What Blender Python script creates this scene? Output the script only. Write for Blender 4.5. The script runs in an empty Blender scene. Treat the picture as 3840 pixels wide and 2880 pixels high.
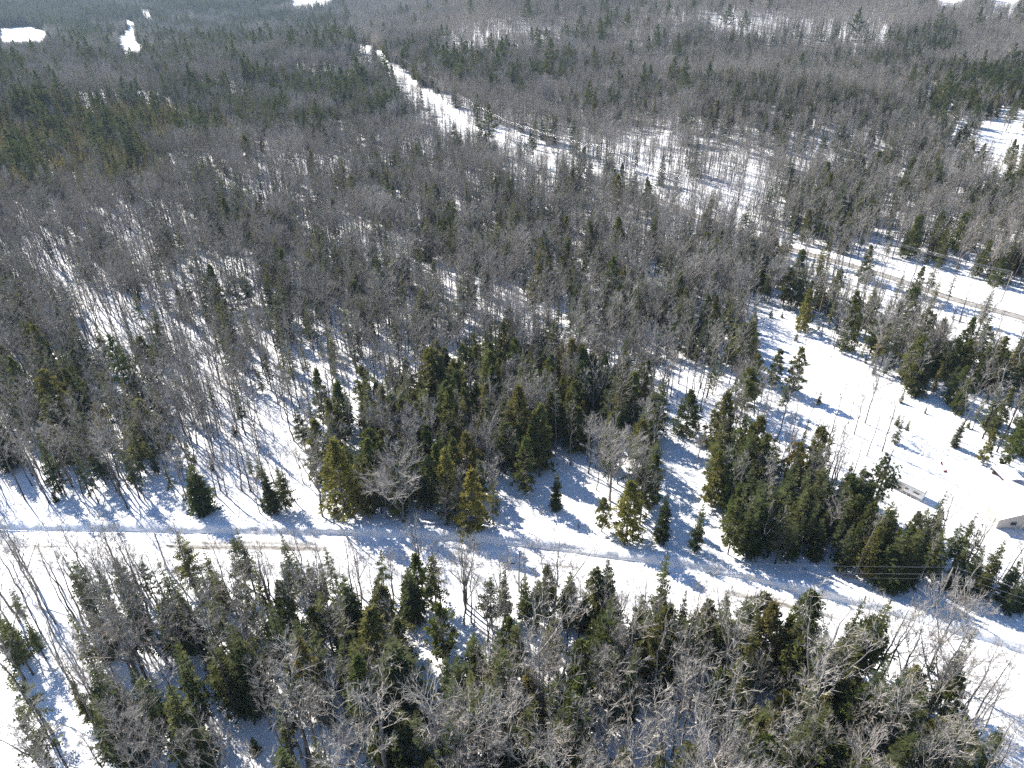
import bpy, math, random
import numpy as np

# ------------------------------------------------------------------ camera, world, sun, exposure
SC = bpy.context.scene
COL = SC.collection
CAM_H = 105.0
PITCH = math.radians(32.9)
FPX = 2757.0                       # focal length in photo pixels (3840 wide)
cam_data = bpy.data.cameras.new("camera")
cam_data.sensor_width = 36.0
cam_data.lens = 36.0 * FPX / 3840.0
cam_data.clip_start = 0.5
cam_data.clip_end = 20000.0
cam = bpy.data.objects.new("camera", cam_data)
cam.location = (0, 0, CAM_H)
cam.rotation_euler = (math.radians(90) - PITCH, 0, 0)
COL.objects.link(cam)
SC.camera = cam

SUN_EL = math.radians(40)
SUN_AZ = math.radians(-45)         # from +Y, clockwise: the sun stands ahead and to the left
w = bpy.data.worlds.new("World")
SC.world = w
w.use_nodes = True
nt = w.node_tree
sky = nt.nodes.new("ShaderNodeTexSky")
sky.sky_type = 'NISHITA'
sky.sun_disc = False
sky.sun_elevation = SUN_EL
sky.sun_rotation = SUN_AZ
sky.altitude = 400
sky.air_density = 1.0
sky.dust_density = 0.0
sky.ozone_density = 6.0
nt.nodes["Background"].inputs[1].default_value = 0.085
nt.links.new(sky.outputs[0], nt.nodes["Background"].inputs[0])

sun_data = bpy.data.lights.new("sun", 'SUN')
sun_data.energy = 4.8
sun_data.angle = math.radians(0.53)
sun_data.color = (1.0, 0.935, 0.84)
sun = bpy.data.objects.new("sun", sun_data)
COL.objects.link(sun)
_s = np.array([math.sin(SUN_AZ) * math.cos(SUN_EL), math.cos(SUN_AZ) * math.cos(SUN_EL), math.sin(SUN_EL)])
from mathutils import Vector
sun.rotation_euler = Vector(-_s).to_track_quat('-Z', 'Y').to_euler()
sun.location = (0, 0, 200)

SC.view_settings.view_transform = 'Standard'
SC.view_settings.look = 'None'
SC.view_settings.gamma = 1.0
SC.view_settings.exposure = 1.12
SC.view_settings.use_curve_mapping = False
SC.cycles.max_bounces = 5
SC.cycles.diffuse_bounces = 3
SC.cycles.transmission_bounces = 2
SC.cycles.volume_bounces = 0
SC.cycles.use_denoising = False
SC.cycles.use_adaptive_sampling = True
SC.cycles.adaptive_threshold = 0.025

rng = np.random.default_rng(7)
random.seed(7)
VK = 3840.0 / 2212.0               # positions below were read off a 2212 px wide view of the photo

# ------------------------------------------------------------------ terrain and pixel <-> ground
def sm(a, b, x):
    t = np.clip((x - a) / (b - a), 0, 1)
    return t * t * (3 - 2 * t)

def terrain(x, y):
    x = np.asarray(x, float); y = np.asarray(y, float)
    yy = np.maximum(y, 30.0)
    a = x / yy
    z = 0.22 * np.sin(x / 9.0 + 1.3) * np.sin(y / 11.0) + 0.25 * np.sin((x + y) / 23.0)
    far = sm(150, 420, y)
    z = z + far * (2.2 * np.sin(x / 61.0 + .7) * np.sin(y / 83.0 + 2.) + 1.6 * np.sin(x / 37. - y / 49.))
    z = z - 68 * sm(420, 1400, y) * sm(0.08, -0.32, a)
    z = z + 15 * np.exp(-((y - 920) / 190.) ** 2) * sm(-0.16, 0.02, a)
    z = z + 9 * np.exp(-((x - 175) / 85.) ** 2 - ((y - 455) / 85.) ** 2)
    z = z + 7 * np.exp(-((x + 150) / 130.) ** 2 - ((y - 640) / 110.) ** 2)
    z = z + 6 * sm(250, 700, y) * sm(0.3, 0.6, a)
    z = z + 60 * sm(1900, 3800, y)
    return z

_c, _sn = math.cos(PITCH), math.sin(PITCH)
def project(x, y, z):
    dz = z - CAM_H
    wd = y * _c - dz * _sn
    up = y * _sn + dz * _c
    wd = np.maximum(wd, 1e-3)
    return (1920 + FPX * x / wd) / VK, (1440 - FPX * up / wd) / VK, wd

def ground(px, py, z0=0.0):
    """view pixel -> point on the terrain (ray march)"""
    X, Y = px * VK, py * VK
    d = np.array([(X - 1920) / FPX, _c - (Y - 1440) / FPX * -_sn * -1, 0.0])
    v = -(Y - 1440) / FPX
    d = np.array([(X - 1920) / FPX, _c + _sn * v, -_sn + _c * v])
    lo, hi = 1.0, None
    t = 20.0
    while t < 9000:
        p = d * t
        if CAM_H + p[2] < float(terrain(p[0], p[1])) + z0:
            hi = t; break
        lo = t; t *= 1.02
    if hi is None:
        hi = t
    for _ in range(40):
        m = (lo + hi) / 2
        p = d * m
        if CAM_H + p[2] < float(terrain(p[0], p[1])) + z0: hi = m
        else: lo = m
    p = d * hi
    return np.array([p[0], p[1], float(terrain(p[0], p[1]))])

def inpoly(px, py, poly):
    inside = np.zeros(np.shape(px), bool)
    n = len(poly); j = n - 1
    for i in range(n):
        xi, yi = poly[i]; xj, yj = poly[j]
        if yi != yj:
            c = ((yi > py) != (yj > py)) & (px < (xj - xi) * (py - yi) / (yj - yi) + xi)
            inside ^= c
        j = i
    return inside

# ------------------------------------------------------------------ materials
def new_mat(name):
    m = bpy.data.materials.new(name); m.use_nodes = True
    n = m.node_tree.nodes; n.clear()
    out = n.new("ShaderNodeOutputMaterial")
    return m, n, m.node_tree.links, out

def ramp_mat(name, cols, rough=0.9, noise_scale=6.0, noise_amt=0.35, translucent=0.0, kind='generated'):
    """colour picked per object at random between the given ones, with some grain"""
    m, n, l, out = new_mat(name)
    oi = n.new("ShaderNodeObjectInfo")
    rp = n.new("ShaderNodeValToRGB")
    while len(rp.color_ramp.elements) < len(cols): rp.color_ramp.elements.new(0.5)
    for i, c in enumerate(cols):
        e = rp.color_ramp.elements[i]
        e.position = i / max(1, len(cols) - 1); e.color = (*c, 1)
    l.new(oi.outputs["Random"], rp.inputs[0])
    tc = n.new("ShaderNodeTexCoord")
    nz = n.new("ShaderNodeTexNoise"); nz.inputs["Scale"].default_value = noise_scale; nz.inputs["Detail"].default_value = 2
    l.new(tc.outputs["Object"], nz.inputs["Vector"])
    mr = n.new("ShaderNodeMapRange")
    mr.inputs[1].default_value = 0.3; mr.inputs[2].default_value = 0.7
    mr.inputs[3].default_value = 1 - noise_amt; mr.inputs[4].default_value = 1 + noise_amt
    l.new(nz.outputs[0], mr.inputs[0])
    mx = n.new("ShaderNodeVectorMath"); mx.operation = 'SCALE'
    l.new(rp.outputs[0], mx.inputs[0]); l.new(mr.outputs[0], mx.inputs["Scale"])
    b = n.new("ShaderNodeBsdfPrincipled")
    b.inputs["Roughness"].default_value = rough
    b.inputs["Specular IOR Level"].default_value = 0.25
    l.new(mx.outputs[0], b.inputs["Base Color"])
    if translucent > 0:
        tr = n.new("ShaderNodeBsdfTranslucent"); l.new(mx.outputs[0], tr.inputs[0])
        ms = n.new("ShaderNodeMixShader"); ms.inputs[0].default_value = translucent
        l.new(b.outputs[0], ms.inputs[1]); l.new(tr.outputs[0], ms.inputs[2])
        l.new(ms.outputs[0], out.inputs[0])
    else:
        l.new(b.outputs[0], out.inputs[0])
    return m

M = {}
M['bark_grey'] = ramp_mat('bark_grey', [(.13, .116, .104), (.19, .172, .155), (.25, .23, .21)], noise_scale=3)
M['bark_dark'] = ramp_mat('bark_dark', [(.05, .043, .038), (.075, .065, .055)], noise_scale=4)
M['bark_pale'] = ramp_mat('bark_pale', [(.42, .39, .35), (.55, .52, .47)], noise_scale=5, noise_amt=.4)
M['twig_grey'] = ramp_mat('twig_grey', [(.29, .262, .222), (.35, .32, .275), (.42, .388, .34), (.32, .284, .24)], noise_scale=1.2, noise_amt=.15)
M['twig_pale'] = ramp_mat('twig_pale', [(.37, .342, .305), (.44, .41, .37), (.35, .325, .30)], noise_scale=1.2, noise_amt=.15)
M['twig_dead'] = ramp_mat('twig_dead', [(.24, .22, .19), (.18, .175, .13), (.28, .245, .21)], noise_scale=1.2, noise_amt=.2)
M['needle_spruce'] = ramp_mat('needle_spruce', [(.048, .062, .022), (.066, .082, .026), (.098, .102, .03), (.056, .068, .028)], noise_scale=.9, translucent=.3)
M['needle_cedar'] = ramp_mat('needle_cedar', [(.11, .135, .036), (.14, .16, .042), (.19, .178, .048), (.12, .145, .044), (.22, .185, .055)], noise_scale=.8, translucent=.38)
M['needle_pine'] = ramp_mat('needle_pine', [(.095, .128, .045), (.125, .152, .05), (.165, .172, .056), (.11, .135, .06)], noise_scale=.8, translucent=.38)
M['needle_olive'] = ramp_mat('needle_olive', [(.15, .14, .038), (.20, .17, .045), (.17, .14, .042), (.12, .125, .038)], noise_scale=.8, translucent=.3)
M['needle_golden'] = ramp_mat('needle_golden', [(.21, .205, .048), (.27, .235, .06)], noise_scale=.8, noise_amt=.4, translucent=.42)
M['needle_rust'] = ramp_mat('needle_rust', [(.16, .055, .03), (.2, .075, .04)], noise_scale=.8, translucent=.2)
M['needle_tan'] = ramp_mat('needle_tan', [(.36, .24, .10), (.42, .29, .13)], noise_scale=.8, translucent=.2)

def snow_mat(name, bump=0.25, litter=True):
    m, n, l, out = new_mat(name)
    tc = n.new("ShaderNodeTexCoord")
    b = n.new("ShaderNodeBsdfPrincipled")
    b.inputs["Roughness"].default_value = 0.7
    b.inputs["Specular IOR Level"].default_value = 0.2
    nz = n.new("ShaderNodeTexNoise"); nz.inputs["Scale"].default_value = 0.9; nz.inputs["Detail"].default_value = 6; nz.inputs["Roughness"].default_value = .6
    l.new(tc.outputs["Object"], nz.inputs["Vector"])
    bp = n.new("ShaderNodeBump"); bp.inputs["Strength"].default_value = bump; bp.inputs["Distance"].default_value = 0.6
    l.new(nz.outputs[0], bp.inputs["Height"]); l.new(bp.outputs[0], b.inputs["Normal"])
    n2 = n.new("ShaderNodeTexNoise"); n2.inputs["Scale"].default_value = 0.05; n2.inputs["Detail"].default_value = 5
    l.new(tc.outputs["Object"], n2.inputs["Vector"])
    rp = n.new("ShaderNodeValToRGB")
    rp.color_ramp.elements[0].position = .35; rp.color_ramp.elements[0].color = (.82, .83, .85, 1)
    rp.color_ramp.elements[1].position = .65; rp.color_ramp.elements[1].color = (.90, .90, .90, 1)
    l.new(n2.outputs[0], rp.inputs[0])
    last = rp.outputs[0]
    if litter:   # bits of bark, needles and twigs blown over the snow
        n3 = n.new("ShaderNodeTexNoise"); n3.inputs["Scale"].default_value = 2.6; n3.inputs["Detail"].default_value = 4
        l.new(tc.outputs["Object"], n3.inputs["Vector"])
        r3 = n.new("ShaderNodeMapRange"); r3.inputs[1].default_value = .62; r3.inputs[2].default_value = .74; r3.inputs[3].default_value = 0; r3.inputs[4].default_value = .5
        l.new(n3.outputs[0], r3.inputs[0])
        mx = n.new("ShaderNodeMix"); mx.data_type = 'RGBA'
        l.new(r3.outputs[0], mx.inputs[0]); l.new(last, mx.inputs[6]); mx.inputs[7].default_value = (.45, .41, .36, 1)
        last = mx.outputs[2]
    l.new(last, b.inputs["Base Color"])
    l.new(b.outputs[0], out.inputs[0])
    return m
M['snow'] = snow_mat('snow')
M['snow_clean'] = snow_mat('snow_clean', bump=.3, litter=False)
M['snow_bank'] = snow_mat('snow_bank', bump=.4, litter=False)

def road_mat(name, tracks, cover, scale=.05, fade=None):
    """packed snow with bare sanded wheel tracks; UV = (metres along, metres across)"""
    m, n, l, out = new_mat(name)
    uv = n.new("ShaderNodeUVMap"); sp = n.new("ShaderNodeSeparateXYZ"); l.new(uv.outputs[0], sp.inputs[0])
    def noise(sx, sy, detail=4):
        cb = n.new("ShaderNodeVectorMath"); cb.operation = 'MULTIPLY'; cb.inputs[1].default_value = (sx, sy, 1)
        l.new(uv.outputs[0], cb.inputs[0])
        nz = n.new("ShaderNodeTexNoise"); nz.inputs["Scale"].default_value = 1; nz.inputs["Detail"].default_value = detail
        l.new(cb.outputs[0], nz.inputs["Vector"]); return nz.outputs[0]
    def math_(op, a, b=None, c=None):
        k = n.new("ShaderNodeMath"); k.operation = op
        for i, q in enumerate((a, b, c)):
            if q is None: continue
            if isinstance(q, (int, float)): k.inputs[i].default_value = q
            else: l.new(q, k.inputs[i])
        return k.outputs[0]
    wob = math_('MULTIPLY', math_('SUBTRACT', noise(.08, .0), .5), .7)
    across = math_('ADD', sp.outputs[1], wob)
    total = None
    for c, hw, soft, amt in tracks:
        d = math_('ABSOLUTE', math_('SUBTRACT', across, c))
        f = n.new("ShaderNodeMapRange"); f.interpolation_type = 'SMOOTHSTEP'
        l.new(d, f.inputs[0]); f.inputs[1].default_value = hw; f.inputs[2].default_value = hw + soft
        f.inputs[3].default_value = amt; f.inputs[4].default_value = 0
        total = f.outputs[0] if total is None else math_('MAXIMUM', total, f.outputs[0])
    pat = n.new("ShaderNodeMapRange"); pat.interpolation_type = 'SMOOTHSTEP'
    l.new(noise(scale, .12, 5), pat.inputs[0])
    pat.inputs[1].default_value = cover[0]; pat.inputs[2].default_value = cover[1]
    fine = n.new("ShaderNodeMapRange"); l.new(noise(.5, 3.0, 4), fine.inputs[0])
    fine.inputs[1].default_value = .3; fine.inputs[2].default_value = .6; fine.inputs[3].default_value = .6
    fac = math_('MULTIPLY', math_('MULTIPLY', total, pat.outputs[0]), fine.outputs[0])
    if fade:      # bare sand near the bend, snow-covered farther on
        fd = n.new("ShaderNodeMapRange"); fd.interpolation_type = 'SMOOTHSTEP'
        l.new(sp.outputs[0], fd.inputs[0]); fd.inputs[1].default_value = fade[0]; fd.inputs[2].default_value = fade[1]
        fd.inputs[3].default_value = 1; fd.inputs[4].default_value = .22
        fac = math_('MULTIPLY', fac, fd.outputs[0])
    dirt = n.new("ShaderNodeValToRGB")
    dirt.color_ramp.elements[0].color = (.065, .054, .037, 1); dirt.color_ramp.elements[1].color = (.17, .142, .10, 1)
    l.new(noise(.4, 2.2, 5), dirt.inputs[0])
    mx = n.new("ShaderNodeMix"); mx.data_type = 'RGBA'
    l.new(fac, mx.inputs[0]); mx.inputs[6].default_value = (.86, .86, .87, 1); l.new(dirt.outputs[0], mx.inputs[7])
    b = n.new("ShaderNodeBsdfPrincipled"); b.inputs["Roughness"].default_value = .6; b.inputs["Specular IOR Level"].default_value = .3
    l.new(mx.outputs[2], b.inputs["Base Color"])
    bp = n.new("ShaderNodeBump"); bp.inputs["Strength"].default_value = .35; bp.inputs["Distance"].default_value = .2
    l.new(noise(.9, 2.5, 5), bp.inputs["Height"]); l.new(bp.outputs[0], b.inputs["Normal"])
    l.new(b.outputs[0], out.inputs[0])
    return m
M['road_near'] = road_mat('road_near', [(-.45, .35, .45, 1.), (.75, .25, .35, .85), (.15, .9, .6, .6)], (.50, .60), .02)
M['road_far'] = road_mat('road_far', [(0, 2.1, .5, .8), (-1.5, .35, .3, 1.), (-.2, .3, .3, .9), (1.4, .35, .3, 1.)], (.20, .42), .02, (150, 230))

def plain(name, col, rough=.7, metal=0, noise=.12, scale=3.0, spec=.3):
    m, n, l, out = new_mat(name)
    b = n.new("ShaderNodeBsdfPrincipled"); b.inputs["Roughness"].default_value = rough
    b.inputs["Metallic"].default_value = metal; b.inputs["Specular IOR Level"].default_value = spec
    tc = n.new("ShaderNodeTexCoord"); nz = n.new("ShaderNodeTexNoise"); nz.inputs["Scale"].default_value = scale; nz.inputs["Detail"].default_value = 4
    l.new(tc.outputs["Object"], nz.inputs["Vector"])
    rp = n.new("ShaderNodeValToRGB")
    rp.color_ramp.elements[0].position = .3; rp.color_ramp.elements[1].position = .7
    rp.color_ramp.elements[0].color = (*[v * (1 - noise) for v in col], 1); rp.color_ramp.elements[1].color = (*[min(1, v * (1 + noise)) for v in col], 1)
    l.new(nz.outputs[0], rp.inputs[0]); l.new(rp.outputs[0], b.inputs["Base Color"]); l.new(b.outputs[0], out.inputs[0])
    return m
M['pole_wood'] = plain('pole_wood', (.26, .24, .21), .9, noise=.25)
M['wire'] = plain('wire', (.10, .10, .10), .5)
M['wire_bare'] = plain('wire_bare', (.5, .5, .5), .35, .8)
M['metal_grey'] = plain('metal_grey', (.35, .36, .37), .45, .6)
M['ceramic'] = plain('ceramic', (.28, .16, .1), .3)
M['siding_tan'] = plain('siding_tan', (.44, .39, .34), .8, noise=.1)
M['siding_beige'] = plain('siding_beige', (.62, .57, .50), .7, noise=.06)
M['siding_white'] = plain('siding_white', (.82, .82, .79), .5, noise=.05)
M['stripe_grey'] = plain('stripe_grey', (.30, .29, .28), .5)
M['glass'] = plain('glass', (.03, .035, .04), .08, noise=.05, spec=.6)
M['rubber'] = plain('rubber', (.03, .03, .03), .8)
M['red_paint'] = plain('red_paint', (.16, .035, .03), .45)
M['wood_dark'] = plain('wood_dark', (.12, .085, .06), .85, noise=.25)
M['wood_grey'] = plain('wood_grey', (.25, .22, .2), .85, noise=.25)
M['trim'] = plain('trim', (.55, .5, .45), .7)
M['yellow_tarp'] = plain('yellow_tarp', (.7, .52, .16), .6)

# ------------------------------------------------------------------ mesh helpers
class MB:
    """collects shapes; build() links them as one mesh object"""
    def __init__(s): s.v = []; s.f = []; s.m = []
    def tri(s, a, b, c, m=0):
        k = len(s.v); s.v += [tuple(a), tuple(b), tuple(c)]; s.f.append((k, k + 1, k + 2)); s.m.append(m)
    def quad(s, a, b, c, d, m=0):
        k = len(s.v); s.v += [tuple(a), tuple(b), tuple(c), tuple(d)]; s.f.append((k, k + 1, k + 2, k + 3)); s.m.append(m)
    def tube(s, pts, rad, n=5, m=0, cap=False):
        pts = [np.asarray(p, float) for p in pts]
        k0 = len(s.v)
        for i, p in enumerate(pts):
            d = pts[min(i + 1, len(pts) - 1)] - pts[max(i - 1, 0)]
            d = d / (np.linalg.norm(d) + 1e-9)
            a = np.array([1., 0, 0]) if abs(d[0]) < .8 else np.array([0, 1., 0])
            u = np.cross(d, a); u /= np.linalg.norm(u); v = np.cross(d, u)
            for j in range(n):
                t = 2 * math.pi * j / n
                s.v.append(tuple(p + rad[i] * (math.cos(t) * u + math.sin(t) * v)))
        for i in range(len(pts) - 1):
            for j in range(n):
                a = k0 + i * n + j; b = k0 + i * n + (j + 1) % n
                s.f.append((a, b, b + n, a + n)); s.m.append(m)
        if cap:
            s.f.append(tuple(k0 + j for j in range(n))[::-1]); s.m.append(m)
            e = k0 + (len(pts) - 1) * n
            s.f.append(tuple(e + j for j in range(n))); s.m.append(m)
    def box(s, c, h, m=0, rz=0.0, bevel=0.0):
        cx, cy, cz = c; hx, hy, hz = h
        cr, sr = math.cos(rz), math.sin(rz)
        P = []
        for dz in (-hz, hz):
            for dx, dy in ((-hx, -hy), (hx, -hy), (hx, hy), (-hx, hy)):
                P.append((cx + dx * cr - dy * sr, cy + dx * sr + dy * cr, cz + dz))
        s.poly8(P, m)
    def poly8(s, P, m=0):
        k = len(s.v); s.v += [tuple(p) for p in P]
        for f in ((3, 2, 1, 0), (4, 5, 6, 7), (0, 1, 5, 4), (1, 2, 6, 5), (2, 3, 7, 6), (3, 0, 4, 7)):
            s.f.append(tuple(k + i for i in f)); s.m.append(m)
    def mesh(s, name, mats, smooth=False):
        me = bpy.data.meshes.new(name)
        me.from_pydata(s.v, [], s.f)
        for mt in mats: me.materials.append(mt)
        me.polygons.foreach_set("material_index", s.m)
        if smooth: me.polygons.foreach_set("use_smooth", [True] * len(s.f))
        me.update()
        return me
    def build(s, name, mats, parent=None, smooth=False):
        if not isinstance(mats, (list, tuple)): mats = [mats]
        return link(name, s.mesh(name, mats, smooth), parent)

def link(name, data, parent=None):
    o = bpy.data.objects.new(name, data); COL.objects.link(o)
    if parent is not None: o.parent = parent
    return o
def tag(o, label=None, cat=None, group=None, kind=None):
    if label: o["label"] = label
    if cat: o["category"] = cat
    if group: o["group"] = group
    if kind: o["kind"] = kind
    return o
def empty(name, loc, rz=0.0, scale=(1, 1, 1)):
    o = link(name, None); o.location = loc; o.rotation_euler = (0, 0, rz); o.scale = scale
    o.empty_display_size = .5
    return o
def nz1(x, s=0.0):
    return np.sin(x * 1.0 + s) * .5 + np.sin(x * 2.3 + 1.7 * s + 1) * .3 + np.sin(x * 5.1 + 2.9 * s + 2) * .2

# ------------------------------------------------------------------ ground sheet
def make_ground():
    ys = np.concatenate([np.linspace(-400, 36, 24), np.linspace(40, 200, 260)[0:],
                         200 * (7500 / 200.0) ** (np.linspace(0, 1, 220)[1:])])
    us = np.concatenate([np.linspace(-3.2, -1.02, 16), np.linspace(-1, 1, 330), np.linspace(1.02, 3.2, 16)])
    Y, U = np.meshgrid(ys, us, indexing='ij')
    X = U * (np.maximum(Y, 0) * .85 + 60)
    Z = terrain(X, Y)
    nu, nv = X.shape
    v = np.stack([X, Y, Z], -1).reshape(-1, 3)
    i = np.arange(nu * nv).reshape(nu, nv)
    f = np.stack([i[:-1, :-1], i[:-1, 1:], i[1:, 1:], i[1:, :-1]], -1).reshape(-1, 4)
    me = bpy.data.meshes.new("snow_ground")
    me.from_pydata(v.tolist(), [], f.tolist())
    me.materials.append(M['snow'])
    me.polygons.foreach_set("use_smooth", [True] * len(f))
    o = link("snow_ground", me)
    tag(o, "open snow cover lying over the whole forest floor", kind="structure")
make_ground()

def resample(P, step):
    P = np.asarray(P, float)
    # Catmull-Rom through the points, then even steps
    Q = []
    for i in range(len(P) - 1):
        p0 = P[max(i - 1, 0)]; p1 = P[i]; p2 = P[i + 1]; p3 = P[min(i + 2, len(P) - 1)]
        for t in np.linspace(0, 1, 24, endpoint=False):
            Q.append(.5 * ((2 * p1) + (-p0 + p2) * t + (2 * p0 - 5 * p1 + 4 * p2 - p3) * t * t + (-p0 + 3 * p1 - 3 * p2 + p3) * t ** 3))
    Q.append(P[-1]); Q = np.array(Q)
    s = np.concatenate([[0], np.cumsum(np.hypot(*np.diff(Q[:, :2], axis=0).T))])
    n = int(s[-1] / step)
    t = np.linspace(0, s[-1], n)
    return np.stack([np.interp(t, s, Q[:, 0]), np.interp(t, s, Q[:, 1])], -1), t

def normals2(L):
    d = np.gradient(L, axis=0); d /= np.linalg.norm(d, axis=1)[:, None] + 1e-9
    return np.stack([-d[:, 1], d[:, 0]], -1)           # to the left of travel

def ribbon(name, L, t, offs, hts, mat, label, lift=0.0, uv=True):
    """strip along a centre line; offs/hts: functions of along-distance giving across offset and height"""
    N = normals2(L); n = len(L); k = len(offs)
    V = np.zeros((n, k, 3))
    for j in range(k):
        o = offs[j](t) if callable(offs[j]) else np.full(n, offs[j])
        h = hts[j](t) if callable(hts[j]) else np.full(n, hts[j])
        p = L + N * o[:, None]
        V[:, j, 0] = p[:, 0]; V[:, j, 1] = p[:, 1]
        V[:, j, 2] = terrain(p[:, 0], p[:, 1]) + h + lift
    i = np.arange(n * k).reshape(n, k)
    f = np.stack([i[:-1, :-1], i[1:, :-1], i[1:, 1:], i[:-1, 1:]], -1).reshape(-1, 4)
    me = bpy.data.meshes.new(name)
    me.from_pydata(V.reshape(-1, 3).tolist(), [], f.tolist())
    me.materials.append(mat)
    me.polygons.foreach_set("use_smooth", [True] * len(f))
    if uv:
        lay = me.uv_layers.new(name="UVMap")
        uvv = np.zeros((n, k, 2)); uvv[:, :, 0] = t[:, None]
        for j in range(k): uvv[:, j, 1] = offs[j](t) if callable(offs[j]) else offs[j]
        uvf = uvv.reshape(-1, 2)[f.reshape(-1)]
        lay.data.foreach_set("uv", uvf.reshape(-1))
    o = link(name, me)
    tag(o, label, kind="structure")
    return o

# near road, read along its middle from left to right
R1px = [(-330, 1178), (-150, 1176), (0, 1175), (300, 1177), (500, 1180), (737, 1184), (937, 1192), (1120, 1208), (1337, 1237),
        (1474, 1258), (1600, 1282), (1750, 1317), (1900, 1354), (2050, 1396), (2212, 1446), (2420, 1520), (2700, 1630)]
R1, R1t = resample([ground(*p)[:2] for p in R1px], .35)
ribbon("near_road", R1, R1t, [-3.7, -2.5, -1.2, 0, 1.2, 2.5, 3.7], [.03, .06, .04, .06, .04, .06, .03], M['road_near'],
       "snow-packed road with bare brown wheel tracks crossing the lower half", lift=.05)
def bank(name, L, t, side, d0, prof, amp, seed, label):
    r = np.random.default_rng(seed)
    def rough(sc):
        a = np.interp(t, np.arange(0, t[-1] + sc, sc), r.uniform(-1, 1, len(np.arange(0, t[-1] + sc, sc))))
        return a
    big = rough(9.); offs = []; hts = []
    for d, h in prof:
        k = min(1.0, max(0, h) / .5)
        a = .22 * rough(1.3) + .12 * rough(.5); b = amp * (.30 * rough(2.1) + .3 * rough(.8) + .25 * rough(.4) + .4 * big) * k
        o_ = side * (d0 + d + a * k * .8 + .25 * rough(5.))
        h_ = h * (1 + .22 * big) + b
        offs.append((lambda tt, o_=o_: o_)); hts.append((lambda tt, h_=h_: h_))
    if side > 0: offs, hts = offs[::-1], hts[::-1]
    return ribbon(name, L, t, offs, hts, M['snow_bank'], label, uv=False)
bank("snow_bank", R1, R1t, 1, 3.2, [(0, -.15), (.2, .25), (.45, .6), (.75, .95), (1.1, 1.2), (1.6, 1.28), (2.3, 1.12), (3.3, .75), (4.6, .35), (6.2, -.12)], .22, 3,
     "ploughed snow bank along the forest side of the near road")
bank("snow_bank", R1, R1t, -1, 3.3, [(0, -.15), (.3, .2), (.7, .5), (1.2, .7), (1.9, .65), (3.0, .4), (4.5, -.12)], .2, 4,
     "low ploughed snow ridge along the camera side of the near road")

# road on the right that climbs away to the top of the picture beside the wires
R2px = [(2500, 790), (2330, 728), (2212, 690), (2100, 660), (2010, 632), (1940, 607), (1860, 582), (1780, 560), (1700, 538), (1620, 512), (1540, 482),
        (1450, 446), (1340, 402), (1220, 356), (1120, 328), (1040, 298), (975, 256), (915, 211), (865, 168), (825, 138), (785, 108)]
R2, R2t = resample([ground(*p)[:2] for p in R2px], 1.5)
ribbon("far_road", R2, R2t, [-3.1, -2.1, -1.0, 0, 1.0, 2.1, 3.1], [0.05, .1, .1, .1, .1, .1, .05], M['road_far'],
       "sanded brown road with dark ruts beyond the clearing", lift=.22)
bank("snow_bank", R2[:260], R2t[:260], 1, 3.3, [(0, -.2), (.6, .5), (1.2, .9), (2., .95), (3.5, .5), (5.5, -.2)], .3, 5, "ploughed snow bank on the clearing side of the sanded road")
bank("snow_bank", R2[:260], R2t[:260], -1, 3.3, [(0, -.2), (.6, .5), (1.2, .9), (2., .95), (3.5, .5), (5.5, -.2)], .3, 6, "ploughed snow bank on the wire side of the sanded road")
# edge of the cleared yard
YBpx = [(1965, 930), (2010, 945), (2050, 972), (2080, 1000), (2115, 1022), (2160, 1050), (2230, 1085)]
YB, YBt = resample([ground(*p)[:2] for p in YBpx], .4)
bank("snow_bank", YB, YBt, -1, .0, [(0, -.2), (.4, .3), (.9, .7), (1.6, .75), (2.6, .4), (4., -.2)], .3, 8, "ploughed snow ridge along the back of the yard")

# ------------------------------------------------------------------ tree forms
def track(px, label):
    L, t = resample([ground(*p)[:2] for p in px], .5)
    w_ = .12 * np.sin(t * 1.7)
    ribbon("snow_track", L, t, [-.8, -.5, -.3, -.2, .2, .3, .5, .8], [-.03, .10, .10, .015, .015, .10, .10, -.03], M['snow_bank'], label, lift=.02, uv=False)
track([(1640, 690), (1690, 735), (1731, 755), (1790, 790), (1834, 822), (1880, 870), (1907, 905), (1960, 950), (2040, 990), (2110, 1030), (2180, 1070)], "narrow packed track curving down the right clearing")
track([(1860, 905), (1930, 965), (1990, 1010), (2050, 1035), (2110, 1060), (2150, 1075)], "second packed track crossing the yard")
track([(2020, 1110), (2060, 1095), (2100, 1090), (2125, 1105)], "short packed path from the camper to the house")

def unit(v): return v / (np.linalg.norm(v) + 1e-9)
def rvec(r): return unit(r.normal(size=3))

def twig(mb, p, d, L, wd, r, m=0):
    s = unit(np.cross(d, rvec(r))) * wd * .5
    mb.tri(p - s, p + s, p + d * L, m)

def limb(p, d, L, n, r, bend, lift):
    """a wavering path from p along d; lift pulls it upwards"""
    P = [p]; d = unit(d)
    for i in range(n):
        d = unit(d + r.normal(size=3) * bend + np.array([0, 0, lift]))
        P.append(P[-1] + d * L / n)
    return P

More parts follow.
